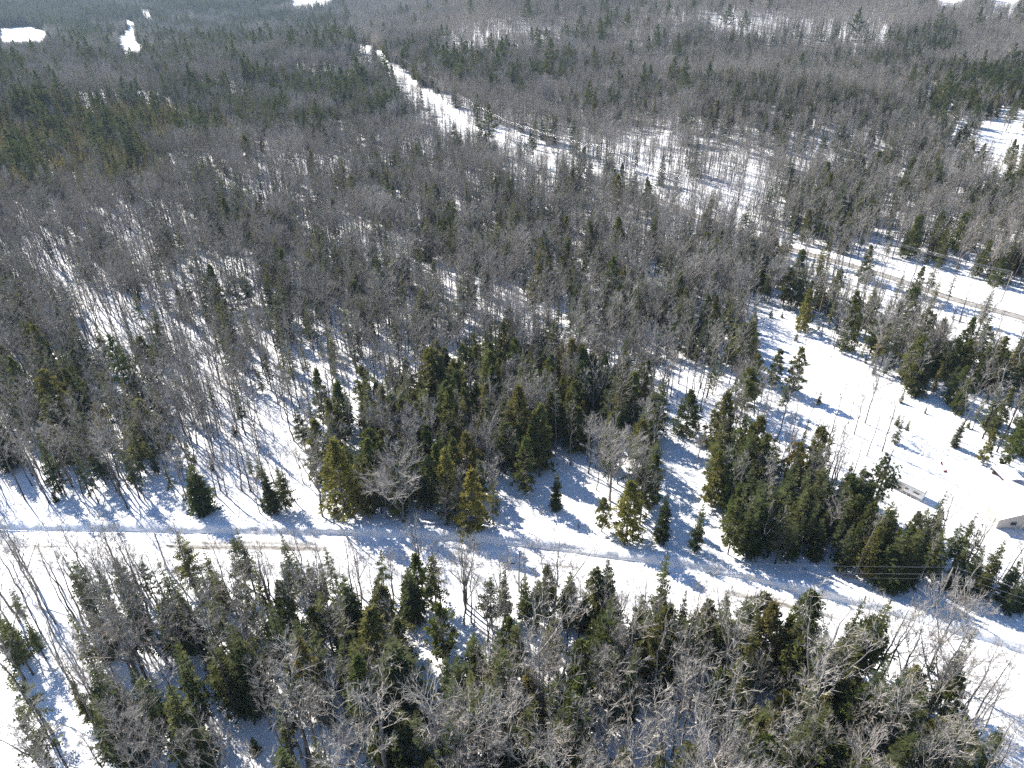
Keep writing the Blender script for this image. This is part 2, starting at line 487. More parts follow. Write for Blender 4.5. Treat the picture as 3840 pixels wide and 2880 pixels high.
def hardwood(seed, h, cb, cr, nb, trunk_r, fork=False, tw=1.0, up=.75, wander=.02, sub=6, twn=8, wid=.036):
    r = np.random.default_rng(seed)
    tk, cw = MB(), MB()
    n = 9
    base = np.array([0, 0, -.4])
    P = [base]; lean = np.array([r.normal() * .03, r.normal() * .03, 0])
    for i in range(1, n + 1):
        z = -.4 + (h * .97 + .4) * i / n
        P.append(np.array([lean[0] * z + r.normal() * wander * h * .25, lean[1] * z + r.normal() * wander * h * .25, z]))
    P[1][:2] *= .3
    R = [trunk_r * (1.25 if i == 0 else 1) * (1 - .88 * (i / n) ** 1.1) for i in range(n + 1)]
    stems = [(P, R, 1.0)]
    if fork:
        k = int(n * r.uniform(.3, .45))
        for q in range(r.integers(1, 3)):
            az = r.uniform(0, 6.28)
            FP = limb(P[k], np.array([math.cos(az) * .55, math.sin(az) * .55, 1]), h * .58, 6, r, .06, .10)
            FR = [R[k] * .8 * (1 - .88 * (i / 6)) for i in range(7)]
            stems.append((FP, FR, .8))
    for (SP, SR, sc) in stems:
        tk.tube(SP, SR, 6)
    ga = r.uniform(0, 6.28)
    for (SP, SR, sc) in stems:
        S = np.array(SP); nn = len(SP) - 1
        nb_ = int(nb * (1.0 if len(stems) == 1 else .65))
        for i in range(nb_):
            t = cb + (1 - cb) * ((i + r.uniform(0, .9)) / nb_) ** .9 if sc == 1.0 else r.uniform(.25, 1.)
            t = min(t, .985)
            x = t * nn; k = min(int(x), nn - 1); p = S[k] + (S[k + 1] - S[k]) * (x - k)
            ga += 2.4 + r.normal() * .4
            q = (t - cb) / (1 - cb) if sc == 1.0 else t
            L = cr * (math.sin(math.pi * (.22 + .68 * q)) * .95 + .18) * r.uniform(.75, 1.2) / up ** .3
            d = np.array([math.cos(ga), math.sin(ga), up * r.uniform(.7, 1.3)])
            B = limb(p, d, L, 4, r, .10, .07)
            br = min(SR[k] * .55, .018 * L + .02)
            cw.tube(B, [br, br * .8, br * .55, br * .35, br * .12], 3)
            nsub = max(3, int(sub * L / 2.6 + 1))
            for j in range(nsub):
                u = r.uniform(.25, 1.0); xx = u * 4; kk = min(int(xx), 3)
                pp = B[kk] + (B[kk + 1] - B[kk]) * (xx - kk)
                dd = unit(unit(B[kk + 1] - B[kk]) + rvec(r) * .75 + np.array([0, 0, .25]))
                l2 = L * r.uniform(.25, .5) * (1.15 - .5 * u) + .25
                C = limb(pp, dd, l2, 2, r, .14, .08)
                cw.tube(C, [br * .35 + .008, br * .25 + .006, .006], 3)
                for g in range(int(twn * r.uniform(.7, 1.3))):
                    v = r.uniform(.2, 1.0); e = C[0] + (C[1] - C[0]) * v * 2 if v < .5 else C[1] + (C[2] - C[1]) * (v * 2 - 1)
                    twig(cw, e, unit(dd + rvec(r) * .8 + np.array([0, 0, .2])), r.uniform(.35, .85) * tw, wid, r)
    return tk, cw

def spray(mb, p, d, L, W, r, m=0, n=4, droop=.0):
    """flat feather of needles: pairs of side shoots along a twig"""
    d = unit(d); side = unit(np.cross(d, np.array([0, 0, 1.]))+ 1e-6); upv = np.cross(side, d)
    side = unit(side + upv * r.normal() * .35)
    for i in range(n):
        t = (i + .3) / n; q = p + d * L * t - np.array([0, 0, droop * L * t * t])
        wl = W * (1 - .65 * t) * r.uniform(.75, 1.25)
        for sg in (-1, 1):
            e = q + d * wl * .75 + side * sg * wl + upv * r.normal() * .12 * wl
            b = d * L / n * .62
            mb.tri(q - b * .4, q + b, e, m)
    q = p + d * L * (1 - .25) - np.array([0, 0, droop * L])
    mb.tri(q - side * W * .18, q + side * W * .18, p + d * L * 1.12 - np.array([0, 0, droop * L]), m)

def spruce(seed, h, R, cb=.06, dens=1.0, ragged=.2, dead=0.0, slope=.85, gap=.42, mat=0):
    r = np.random.default_rng(seed); tk, cw = MB(), MB()
    lean = r.normal(size=2) * .012
    P = [np.array([lean[0] * z, lean[1] * z, z]) for z in np.linspace(-.4, h * .99, 7)]
    tr = .010 * h + .02
    tk.tube(P, [tr * (1 - .93 * i / 6) for i in range(7)], 6)
    z = h * cb; ga = r.uniform(0, 6)
    while z < h * .985:
        t = (z / h - cb) / (1 - cb)
        Lm = R * ((1 - t) ** slope) * (1 if t > .12 else .7 + 2.5 * t) + .06
        nbr = max(3, int((5.5 if Lm > .5 else 4) * dens * r.uniform(.7, 1.3)))
        for i in range(nbr):
            ga += 2.4 + r.normal() * .3
            L = Lm * r.uniform(1 - ragged * 1.6, 1 + ragged)
            if L < .1: continue
            dp = .22 - .5 * t + r.normal() * .08           # lower boughs droop, upper ones rise
            d = unit(np.array([math.cos(ga), math.sin(ga), -dp]))
            p0 = np.array([lean[0] * z, lean[1] * z, z + r.normal() * .08])
            if r.random() < dead * (1.25 - t):
                twig(cw, p0, d, L, .035, r, 1)
                for q in range(6):
                    twig(cw, p0 + d * L * r.uniform(.2, .9), unit(d + rvec(r) * .7), L * .45, .025, r, 1)
                continue
            n = max(2, int(L / .26))
            spray(cw, p0 + d * L * .08, d, L * .95, min(.62, .22 + L * .26), r, mat, n=min(n, 6), droop=.05)
            if L > 1.0:
                for sg in (-1, 1):
                    s = unit(np.cross(d, [0, 0, 1.])) * sg
                    spray(cw, p0 + d * L * r.uniform(.35, .55), unit(d * .9 + s * .8), L * .45, .3, r, mat, n=3, droop=.05)
        z += gap * r.uniform(.75, 1.25) * (1.0 if h > 7 else .75)
    for q in range(3): twig(cw, np.array([lean[0] * h, lean[1] * h, h * .95]), unit(np.array([r.normal() * .1, r.normal() * .1, 1])), h * .06, .09, r, mat)
    return tk, cw

def cedar(seed, h, R, cb=.07, lobes=5, n=330, rag=.25, pk=.32, size=.62, dead=.0, taper=.62):
    """dense arborvitae: fans of scale foliage on a lumpy cone"""
    r = np.random.default_rng(seed); tk, cw = MB(), MB()
    lean = r.normal(size=2) * .015
    P = [np.array([lean[0] * z, lean[1] * z, z]) for z in np.linspace(-.4, h * .96, 7)]
    tr = .013 * h + .03
    tk.tube(P, [tr * (1 - .93 * i / 6) for i in range(7)], 6)
    nbough = n // 9
    for i in range(nbough):
        t = (i + r.uniform(0, 1)) / nbough
        t = t ** 1.12
        az = i * 2.4 + r.normal() * .5
        prof = .55 + .45 * t / pk if t < pk else max(0.0, (1 - t) / (1 - pk)) ** taper
        rr = R * prof * (1 - rag * r.random() * 1.25 + .12 * r.normal()) + .12
        z = h * (cb + (1 - cb) * t)
        o = np.array([math.cos(az), math.sin(az), 0])
        rise = -.18 + .75 * t + r.normal() * .08
        st = np.array([lean[0] * z, lean[1] * z, z])
        bd = unit(o + np.array([0, 0, rise]))
        isdead = r.random() < dead
        cw.tube([st, st + bd * rr * .6, st + bd * rr * .95], [.03 + .01 * rr, .02, .008], 3, 1)
        nc = max(3, int(9 * (.45 + .75 * prof)))
        for c in range(nc):
            u = r.uniform(.25, 1.0) ** .7
            side = np.cross(bd, [0, 0, 1.]) * r.normal() * .26 * rr * (1.1 - .6 * u)
            p = st + bd * rr * u + side + np.array([0, 0, r.normal() * .12 - .10 * u * u * rr])
            if isdead:
                for g in range(3): twig(cw, p, unit(bd + rvec(r) * .7), size * 1.2, .03, r, 1)
                continue
            d = unit(bd + unit(side + 1e-6) * .4 + np.array([0, 0, .15 + .5 * t]) + r.normal(size=3) * .25)
            s = size * r.uniform(.65, 1.2)
            tang = unit(np.cross(d, rvec(r)))
            nf = r.integers(6, 9)
            for g in range(nf):
                a = (g / (nf - 1) - .5) * 2.3
                dd = unit(d * math.cos(a) + tang * math.sin(a) + rvec(r) * .3)
                q = p - d * s * .35 + rvec(r) * s * .2
                sd = unit(np.cross(dd, rvec(r))) * s * .15
                mid = q + dd * s * .55
                cw.quad(q, mid - sd, q + dd * s, mid + sd, 0)
    for g in range(10): twig(cw, np.array([lean[0] * h, lean[1] * h, h * .93]) + rvec(r) * .12, unit(rvec(r) * .5 + np.array([0, 0, 1.])), .6, .2, r, 0)
    return tk, cw

def pine(seed, h, R, cb=.3, nb=34, tuft=15, deadtop=False):
    r = np.random.default_rng(seed); tk, cw = MB(), MB()
    P = [np.array([r.normal() * .05 * (i > 1), r.normal() * .05 * (i > 1), z]) for i, z in enumerate(np.linspace(-.4, h * .97, 9))]
    tr = .012 * h + .04
    tk.tube(P, [tr * (1 - .92 * i / 8) for i in range(9)], 7)
    ga = r.uniform(0, 6)
    for i in range(nb):
        t = (i + r.uniform(0, .8)) / nb
        z = h * (cb + (1 - cb) * t)
        ga += 2.2 + r.normal() * .5
        L = R * (.55 + .55 * math.sin(math.pi * min(1, t * 1.25 + .1))) * (1 - .72 * t ** 2) * r.uniform(.6, 1.25)
        d = unit(np.array([math.cos(ga), math.sin(ga), .10 + .55 * t + r.normal() * .08]))
        B = limb(np.array([0, 0, z]), d, L, 4, r, .10, .05)
        cw.tube(B, [.05, .04, .03, .02, .008], 3, 1)
        dead = deadtop and t > .45
        k = max(6, int(L * 4.2))
        for j in range(k):
            u = r.uniform(.28, 1.05) if not dead else r.uniform(.3, 1)
            x = min(u, .999) * 4; kk = int(x); p = B[kk] + (B[kk + 1] - B[kk]) * (x - kk)
            side = unit(np.cross(d, [0, 0, 1.])) * r.normal() * .55 * L * .3
            q = p + side + np.array([0, 0, r.uniform(-.05, .25)])
            if dead:
                twig(cw, p, unit(d + rvec(r) * .9), r.uniform(.4, .9), .03, r, 1); continue
            cw.tri(p, p + np.array([0, 0, .03]), q, 1)
            for g in range(tuft):
                dd = unit(d * .5 + rvec(r) * .95 + np.array([0, 0, .4]))
                twig(cw, q, dd, r.uniform(.38, .68), .17, r, 0)
    if not deadtop:
        for g in range(26): twig(cw, np.array([P[-1][0], P[-1][1], h * .96]) + rvec(r) * .2, unit(rvec(r) * .8 + np.array([0, 0, .9])), .5, .10, r, 0)
    return tk, cw

def shrub(seed, h, n=26, spread=.6):
    r = np.random.default_rng(seed); tk, cw = MB(), MB()
    for i in range(n // 3):
        a = r.uniform(0, 6.28)
        B = limb(np.array([r.normal() * .15, r.normal() * .15, -.2]), np.array([math.cos(a) * spread, math.sin(a) * spread, 1]), h * r.uniform(.6, 1.), 3, r, .1, .05)
        tk.tube(B, [.02, .015, .01, .005], 3)
        for j in range(7):
            x = r.uniform(.3, 1) * 2.99; k = int(x); p = B[k] + (B[k + 1] - B[k]) * (x - k)
            twig(cw, p, unit(B[k + 1] - B[k] + rvec(r) * .5), h * .3, .028, r)
    return tk, cw

FORMS = {}      # kind -> list of dict(trunk mesh, crown mesh, joined object, height, look)
def add_form(kind, tkcw, h, tmat, cmats, look, rad):
    tk, cw = tkcw
    cm = [M[c] for c in cmats]
    tme = tk.mesh(kind + "_trunk", [M[tmat]], True)
    cme = cw.mesh(kind + "_crown", cm)
    j = MB(); k = len(tk.v)
    j.v = tk.v + cw.v; j.f = tk.f + [tuple(i + k for i in f) for f in cw.f]; j.m = [0] * len(tk.f) + [m + 1 for m in cw.m]
    jo = bpy.data.objects.new(kind + "_form", j.mesh(kind + "_form", [M[tmat]] + cm))
    FORMS.setdefault(kind, []).append(dict(t=tme, c=cme, j=jo, h=h, look=look, r=rad))

for i in range(6):      # slim, close-grown maple and aspen poles
    add_form('bare_tree', hardwood(100 + i, 16, [.55, .62, .5, .66, .52, .45][i], [1.6, 1.35, 1.9, 1.4, 2.2, 1.7][i], [17, 15, 18, 15, 19, 17][i], [.15, .13, .16, .14, .18, .15][i], fork=i in (2, 4), up=[1.1, 1.3, 1.0, 1.2, .9, 1.15][i], twn=6, sub=5, wid=.034),
             16, 'bark_grey' if i % 3 else 'bark_dark', ['twig_grey'], ['slim', 'thin', 'forked', 'straight', 'broad-forked', 'slender'][i], 1.5)
for i in range(4):      # broad pale crowns
    add_form('maple_tree', hardwood(200 + i, 16, [.32, .3, .38, .35][i], [4.6, 4.0, 4.2, 3.6][i], [24, 22, 22, 20][i], [.24, .2, .22, .2][i], fork=i != 2, up=[.8, .95, .85, 1.][i], sub=7, twn=8, tw=1.0, wid=.04),
             16, 'bark_grey', ['twig_pale'], ['round-crowned', 'fan-shaped', 'wide-crowned', 'many-limbed'][i], 3.0)
for i in range(3):      # white birch
    add_form('birch_tree', hardwood(300 + i, 15, [.4, .5, .35][i], [2.3, 1.8, 2.6][i], [13, 12, 14][i], [.13, .11, .14][i], fork=i != 1, up=[1.2, 1.3, 1.][i], wander=.04, sub=4, twn=4),
             15, 'bark_pale', ['twig_pale'], ['crooked', 'straight', 'forked'][i], 1.6)
for i in range(4):      # narrow dark spires
    add_form('spruce_tree', spruce(400 + i, 12, [1.25, 1.05, 1.5, 1.2][i], [.12, .25, .08, .35][i], ragged=[.2, .25, .2, .3][i], dead=[.05, .1, .05, .1][i]), 12, 'bark_dark', ['needle_spruce', 'twig_dead'], ['narrow', 'spire-like', 'pointed', 'thin-skirted'][i], 1.0)
for i in range(3):      # wide full spruce
    add_form('spruce_tree', spruce(420 + i, 11, [2.6, 2.2, 2.4][i], .05, dens=1.25, slope=.75, gap=.36, dead=.03), 11, 'bark_dark', ['needle_spruce', 'twig_dead'], ['broad', 'full-skirted', 'bushy'][i], 1.8)
for i in range(3):      # shaded grey-green trees with many dead boughs
    add_form('fir_tree', spruce(440 + i, 11, [2.0, 2.3, 1.8][i], [.2, .15, .3][i], dens=1.1, ragged=.4, dead=[.4, .35, .5][i], gap=.40), 11, 'bark_dark', ['needle_spruce', 'twig_dead'], ['sparse', 'thin ragged', 'half-bare'][i], 1.2)
for i in range(3):
    add_form('balsam_tree', spruce(460 + i, 11, [1.4, 1.2, 1.6][i], [.1, .2, .06][i], dens=1.1, ragged=.3, dead=.12), 11, 'bark_dark', ['needle_olive', 'twig_dead'], ['narrow', 'ragged', 'pointed'][i], 1.0)
for i in range(5):
    add_form('cedar_tree', cedar(500 + i, 12, [3.1, 2.7, 3.5, 2.8, 3.2][i], [.06, .1, .05, .12, .2][i], n=[620, 540, 720, 560, 600][i], pk=[.10, .18, .15, .25, .35][i], rag=[.3, .38, .35, .45, .5][i], dead=[0, .05, 0, .1, .15][i], taper=[.8, .75, .7, .65, .6][i]), 12, 'bark_grey', ['needle_cedar', 'twig_dead'], ['conical', 'tapering', 'plump', 'lumpy', 'round-topped'][i], 1.8)
for i in range(4):
    add_form('pine_tree', pine(600 + i, 18, [3.6, 3.2, 4.0, 3.0][i], [.28, .35, .3, .4][i], nb=[36, 32, 40, 30][i]), 18, 'bark_dark', ['needle_pine', 'bark_grey'], ['feathery', 'tiered', 'wide-limbed', 'high-crowned'][i], 2.2)
for i in range(3):
    add_form('sapling', hardwood(700 + i, 5.5, .3, [.9, .7, 1.0][i], [9, 8, 10][i], .04, up=1.3, sub=3, twn=4, tw=.6, wid=.03), 5.5, 'bark_dark', ['twig_grey'], ['whippy', 'thin', 'twiggy'][i], .6)
for i in range(2):
    add_form('young_conifer', spruce(720 + i, 4.5, [1.0, .8][i], .04, gap=.3), 4.5, 'bark_dark', ['needle_spruce', 'twig_dead'], ['knee-deep', 'small pointed'][i], .8)

# ------------------------------------------------------------------ where the trees stand
KINDS = ['bare_tree', 'maple_tree', 'birch_tree', 'spruce_tree', 'fir_tree', 'cedar_tree', 'pine_tree', 'sapling', 'young_conifer', 'balsam_tree']
MEANH = dict(bare_tree=15.6, maple_tree=15.8, birch_tree=15.5, spruce_tree=13.8, fir_tree=12.0, cedar_tree=12.5, pine_tree=19.5, sapling=4.2, young_conifer=3.0, balsam_tree=11.5)

def wnoise(x, y, s, seed):
    a = seed * 1.7
    return (np.sin(x / s + a) * np.cos(y / s * .9 - a) + .6 * np.sin((x + y) / s * 1.7 + 2 * a) + .5 * np.cos((x - 1.3 * y) / s * 2.3 + 3 * a)) / 2.1

ZONES = [   # polygon in view pixels of the tree's foot, stems per square metre of each kind
 ([(-400, -400), (2700, -400), (2700, 560), (-400, 560)], dict(bare_tree=.050, spruce_tree=.006, pine_tree=.0004, cedar_tree=.001, birch_tree=.0006, maple_tree=.003)),
 # upper left: bare wood shot through with spruce
 ([(-400, -200), (700, -200), (760, 100), (830, 150), (900, 330), (600, 420), (-400, 420)], dict(bare_tree=.028, spruce_tree=.030, pine_tree=.0020, maple_tree=.003, birch_tree=.0004)),
 ([(-400, -200), (620, -200), (620, 30), (330, 60), (-400, 130)], dict(bare_tree=.016, spruce_tree=.05, pine_tree=.0016)),
 ([(-400, 300), (60, 270), (330, 245), (520, 300), (570, 350), (420, 415), (180, 440), (-400, 470)], dict(bare_tree=.008, spruce_tree=.014, balsam_tree=.085, pine_tree=.0060, birch_tree=.0008)),
 # upper right hardwood hills
 ([(900, -100), (2700, -100), (2700, 150), (1700, 150), (1300, 110), (900, 60)], dict(bare_tree=.055, spruce_tree=.0015, pine_tree=.0006)),
 ([(820, 130), (1000, 260), (1300, 330), (1500, 260), (1500, 120), (1100, 110)], dict(bare_tree=.05, spruce_tree=.009, pine_tree=.0016, cedar_tree=.001, birch_tree=.0005, maple_tree=.002)),
 ([(1480, 80), (2050, 90), (2100, 260), (1700, 300), (1450, 230)], dict(bare_tree=.048, spruce_tree=.017, pine_tree=.0006)),
 ([(1330, 285), (1560, 290), (1760, 340), (1770, 450), (1560, 480), (1330, 400)], dict(bare_tree=.050, spruce_tree=.004)),
 ([(1700, 420), (2400, 300), (2400, 660), (2212, 640), (1960, 560), (1720, 520)], dict(bare_tree=.045, balsam_tree=.006, spruce_tree=.016, birch_tree=.010, pine_tree=.0008, cedar_tree=.008, maple_tree=.002)),
 ([(1980, 180), (2400, 140), (2400, 480), (2050, 430), (1980, 300)], dict(bare_tree=.03, balsam_tree=.010, spruce_tree=.014, cedar_tree=.010, pine_tree=.003)),
 # middle woods
 ([(-400, 450), (660, 450), (700, 1140), (-400, 1140)], dict(bare_tree=.058, spruce_tree=.008, fir_tree=.008, cedar_tree=.001, sapling=.010, young_conifer=.003, birch_tree=.0006)),
 ([(300, 330), (1000, 320), (1350, 400), (1500, 470), (1640, 560), (1640, 760), (1400, 840), (1000, 830), (660, 840), (520, 520)], dict(bare_tree=.050, spruce_tree=.017, fir_tree=.008, cedar_tree=.003, maple_tree=.004, sapling=.006, young_conifer=.003, birch_tree=.001)),
 ([(600, 650), (1050, 660), (1050, 840), (640, 900)], dict(bare_tree=.048, spruce_tree=.015, fir_tree=.006, sapling=.010, young_conifer=.004)),
 ([(1050, 520), (1680, 520), (1640, 800), (1380, 860), (1080, 830)], dict(bare_tree=.055, spruce_tree=.010, fir_tree=.014, cedar_tree=.006, maple_tree=.009, sapling=.006)),
 ([(0, 780), (330, 800), (420, 1000), (220, 1060), (0, 960)], dict(bare_tree=.056, fir_tree=.018, spruce_tree=.006, cedar_tree=.008, sapling=.008)),
 # green cedar belt behind the near road
 ([(680, 900), (860, 850), (1070, 800), (1400, 850), (1640, 730), (1750, 860), (1860, 980), (1880, 1230), (1500, 1210), (1330, 1170), (1070, 1150), (890, 1140), (720, 1120)],
   dict(bare_tree=.028, cedar_tree=.034, fir_tree=.012, spruce_tree=.006, maple_tree=.004, sapling=.012, birch_tree=.001)),
 ([(1560, 960), (1840, 1000), (1960, 1140), (2230, 1190), (2400, 1240), (2400, 1420), (2100, 1320), (1850, 1260), (1580, 1210)],
   dict(bare_tree=.036, cedar_tree=.020, fir_tree=.016, spruce_tree=.016, birch_tree=.004, maple_tree=.003, sapling=.012)),
 # between the right clearing and the sanded road
 ([(1660, 570), (1760, 560), (2010, 650), (2300, 730), (2300, 900), (2100, 880), (1960, 850), (1800, 760), (1680, 660)],
   dict(bare_tree=.036, balsam_tree=.014, cedar_tree=.016, fir_tree=.009, spruce_tree=.007, birch_tree=.003, maple_tree=.002, sapling=.012, young_conifer=.006)),
 ([(1960, 850), (2300, 880), (2300, 1040), (2180, 1030), (2050, 930)], dict(bare_tree=.010, cedar_tree=.010, spruce_tree=.007, young_conifer=.012, sapling=.008)),
 ([(1615, 650), (1680, 665), (1740, 735), (1830, 800), (1960, 850), (2060, 890), (2120, 950), (2212, 1010), (2300, 1060), (2140, 1050), (1990, 1000), (1880, 960), (1790, 900), (1720, 850), (1650, 770), (1632, 710)], dict(sapling=.014, young_conifer=.007, bare_tree=.01)),
 # below the near road
 ([(-400, 1190), (1000, 1230), (1000, 2400), (-700, 2400)], dict(bare_tree=.050, spruce_tree=.010, fir_tree=.018, cedar_tree=.003, sapling=.020, young_conifer=.006, birch_tree=.003)),
 ([(1000, 1230), (2900, 1400), (2900, 2400), (1000, 2400)], dict(bare_tree=.046, cedar_tree=.026, spruce_tree=.009, fir_tree=.020, maple_tree=.003, sapling=.018, birch_tree=.005, young_conifer=.004)),
 ([(560, 1330), (1010, 1250), (1010, 1560), (640, 1500)], dict(bare_tree=.048, fir_tree=.022, cedar_tree=.010, spruce_tree=.008, maple_tree=.004, sapling=.02)),
]
# snow that stays visible in the photo: (polygon, chance that a tree standing in or hiding it is kept)
OPEN = [
 ([(0, 62), (60, 58), (108, 70), (92, 92), (0, 94)], 0.0),
 ([(283, 46), (292, 49), (288, 70), (280, 82), (296, 92), (318, 101), (346, 105), (300, 113), (285, 112), (262, 123), (238, 126), (242, 117), (268, 111), (260, 100), (251, 88), (266, 78), (276, 68), (275, 52)], 0.0),
 ([(305, 22), (330, 30), (325, 38), (305, 30)], 0.0),
 ([(622, -30), (730, -30), (716, 0), (632, 13)], 0.0),
 ([(2025, -20), (2090, -20), (2085, 3), (2030, 6)], 0.0), ([(2140, -20), (2212, -20), (2200, 6), (2150, 6)], 0.0),
 ([(745, 100), (800, 100), (812, 116), (750, 116)], 0.0),
 ([(818, 136), (850, 152), (905, 190), (940, 205), (975, 242), (1020, 268), (1045, 294), (1020, 296), (960, 258), (890, 213), (842, 165)], 0.22),
 ([(1020, 262), (1110, 285), (1230, 315), (1255, 345), (1190, 365), (1120, 350), (1040, 305)], 0.5),
 ([(1190, 340), (1330, 380), (1470, 425), (1470, 455), (1330, 425), (1200, 375)], 0.7),
 ([(1330, 290), (1480, 300), (1600, 330), (1660, 400), (1560, 455), (1440, 420), (1340, 370)], 0.6),
 ([(1500, 42), (1640, 32), (1870, 40), (1950, 70), (1850, 105), (1720, 92), (1560, 62)], 0.42),
 ([(940, 78), (1050, 58), (1220, 56), (1230, 78), (1120, 104), (960, 100)], 0.42),
 ([(650, 60), (800, 66), (830, 80), (700, 76)], 0.45),
 ([(1985, 170), (2100, 195), (2212, 240), (2212, 345), (2150, 310), (2080, 300), (2010, 220)], 0.28),
 ([(2110, 290), (2212, 250), (2212, 340), (2150, 330)], 0.25),
 ([(1695, 524), (1760, 535), (1960, 585), (2060, 610), (2212, 655), (2212, 705), (2090, 672), (2000, 640), (1860, 600), (1700, 560)], 0.3),
 ([(2005, 640), (2212, 700), (2212, 740), (2110, 700), (2020, 680)], 0.10),
 ([(1615, 650), (1680, 665), (1740, 735), (1830, 800), (1960, 850), (2060, 890), (2120, 950), (2212, 1010), (2300, 1060), (2300, 1110), (2140, 1110), (2040, 1095), (1940, 1065), (1880, 1030), (1850, 985), (1790, 920), (1720, 850), (1650, 770), (1632, 710)], 0.12),
 ([(1425, 885), (1555, 905), (1545, 960), (1530, 1050), (1470, 1080), (1440, 1040), (1425, 960)], 0.04),
 ([(1440, 1040), (1540, 1070), (1580, 1160), (1520, 1170), (1450, 1110)], 0.3),
 ([(1062, 1045), (1160, 1010), (1290, 1060), (1300, 1160), (1100, 1150), (1070, 1100)], 0.06),
 ([(540, 850), (590, 870), (650, 980), (740, 1060), (725, 1120), (600, 1120), (640, 1040), (560, 930)], 0.12),
 ([(690, 740), (760, 800), (790, 900), (700, 880), (660, 800)], 0.45),
 ([(0, 1040), (110, 1060), (330, 1080), (560, 1090), (560, 1120), (0, 1120)], 0.25),
 ([(1925, 1030), (2020, 1060), (2030, 1110), (1990, 1115), (1920, 1075)], 0.0), ([(140, 1440), (190, 1500), (235, 1659), (160, 1659), (120, 1480)], .35), ([(0, 1590), (60, 1600), (90, 1659), (0, 1659)], .4), ([(850, 1340), (940, 1390), (960, 1440), (880, 1430)], .3),
 ([(2120, 1090), (2212, 1080), (2212, 1150), (2140, 1150)], .1),
 ([(470, 960), (545, 1000), (540, 1100), (470, 1080)], 0.3),
 ([(150, 560), (260, 720), (330, 860), (290, 860), (190, 720), (110, 600)], 0.45),
]
BARE_FEET = [   # no foot stands here, though crowns from in front may reach over it
 ([(-400, 1112), (300, 1110), (560, 1112), (740, 1118), (900, 1138), (1070, 1152), (1300, 1168), (1500, 1195), (1700, 1222), (1900, 1268), (2100, 1312), (2212, 1345), (2700, 1500),
   (2700, 1700), (2212, 1530), (2000, 1462), (1800, 1425), (1600, 1392), (1400, 1362), (1250, 1338), (1100, 1318), (900, 1282), (700, 1278), (500, 1272), (300, 1258), (0, 1250), (-400, 1240)], 0.0),
 ([(95, 1430), (135, 1425), (222, 1660), (240, 1800), (60, 1800), (110, 1560)], 0.35), ([(-60, 1590), (70, 1590), (110, 1660), (60, 1800), (-60, 1800)], .5),
 ([(150, 1380), (200, 1370), (235, 1480), (190, 1480)], 0.2),
 ([(840, 1330), (960, 1380), (960, 1440), (860, 1420)], 0.25), ([(850, 1540), (930, 1540), (960, 1659), (880, 1659)], 0.3),
 ([(1620, 1430), (1690, 1500), (1710, 1660), (1650, 1640), (1620, 1540)], 0.2), ([(1230, 1350), (1290, 1360), (1270, 1440), (1220, 1430)], 0.2),
 ([(2110, 1040), (2300, 1010), (2300, 1190), (2130, 1165)], 0.0),
]

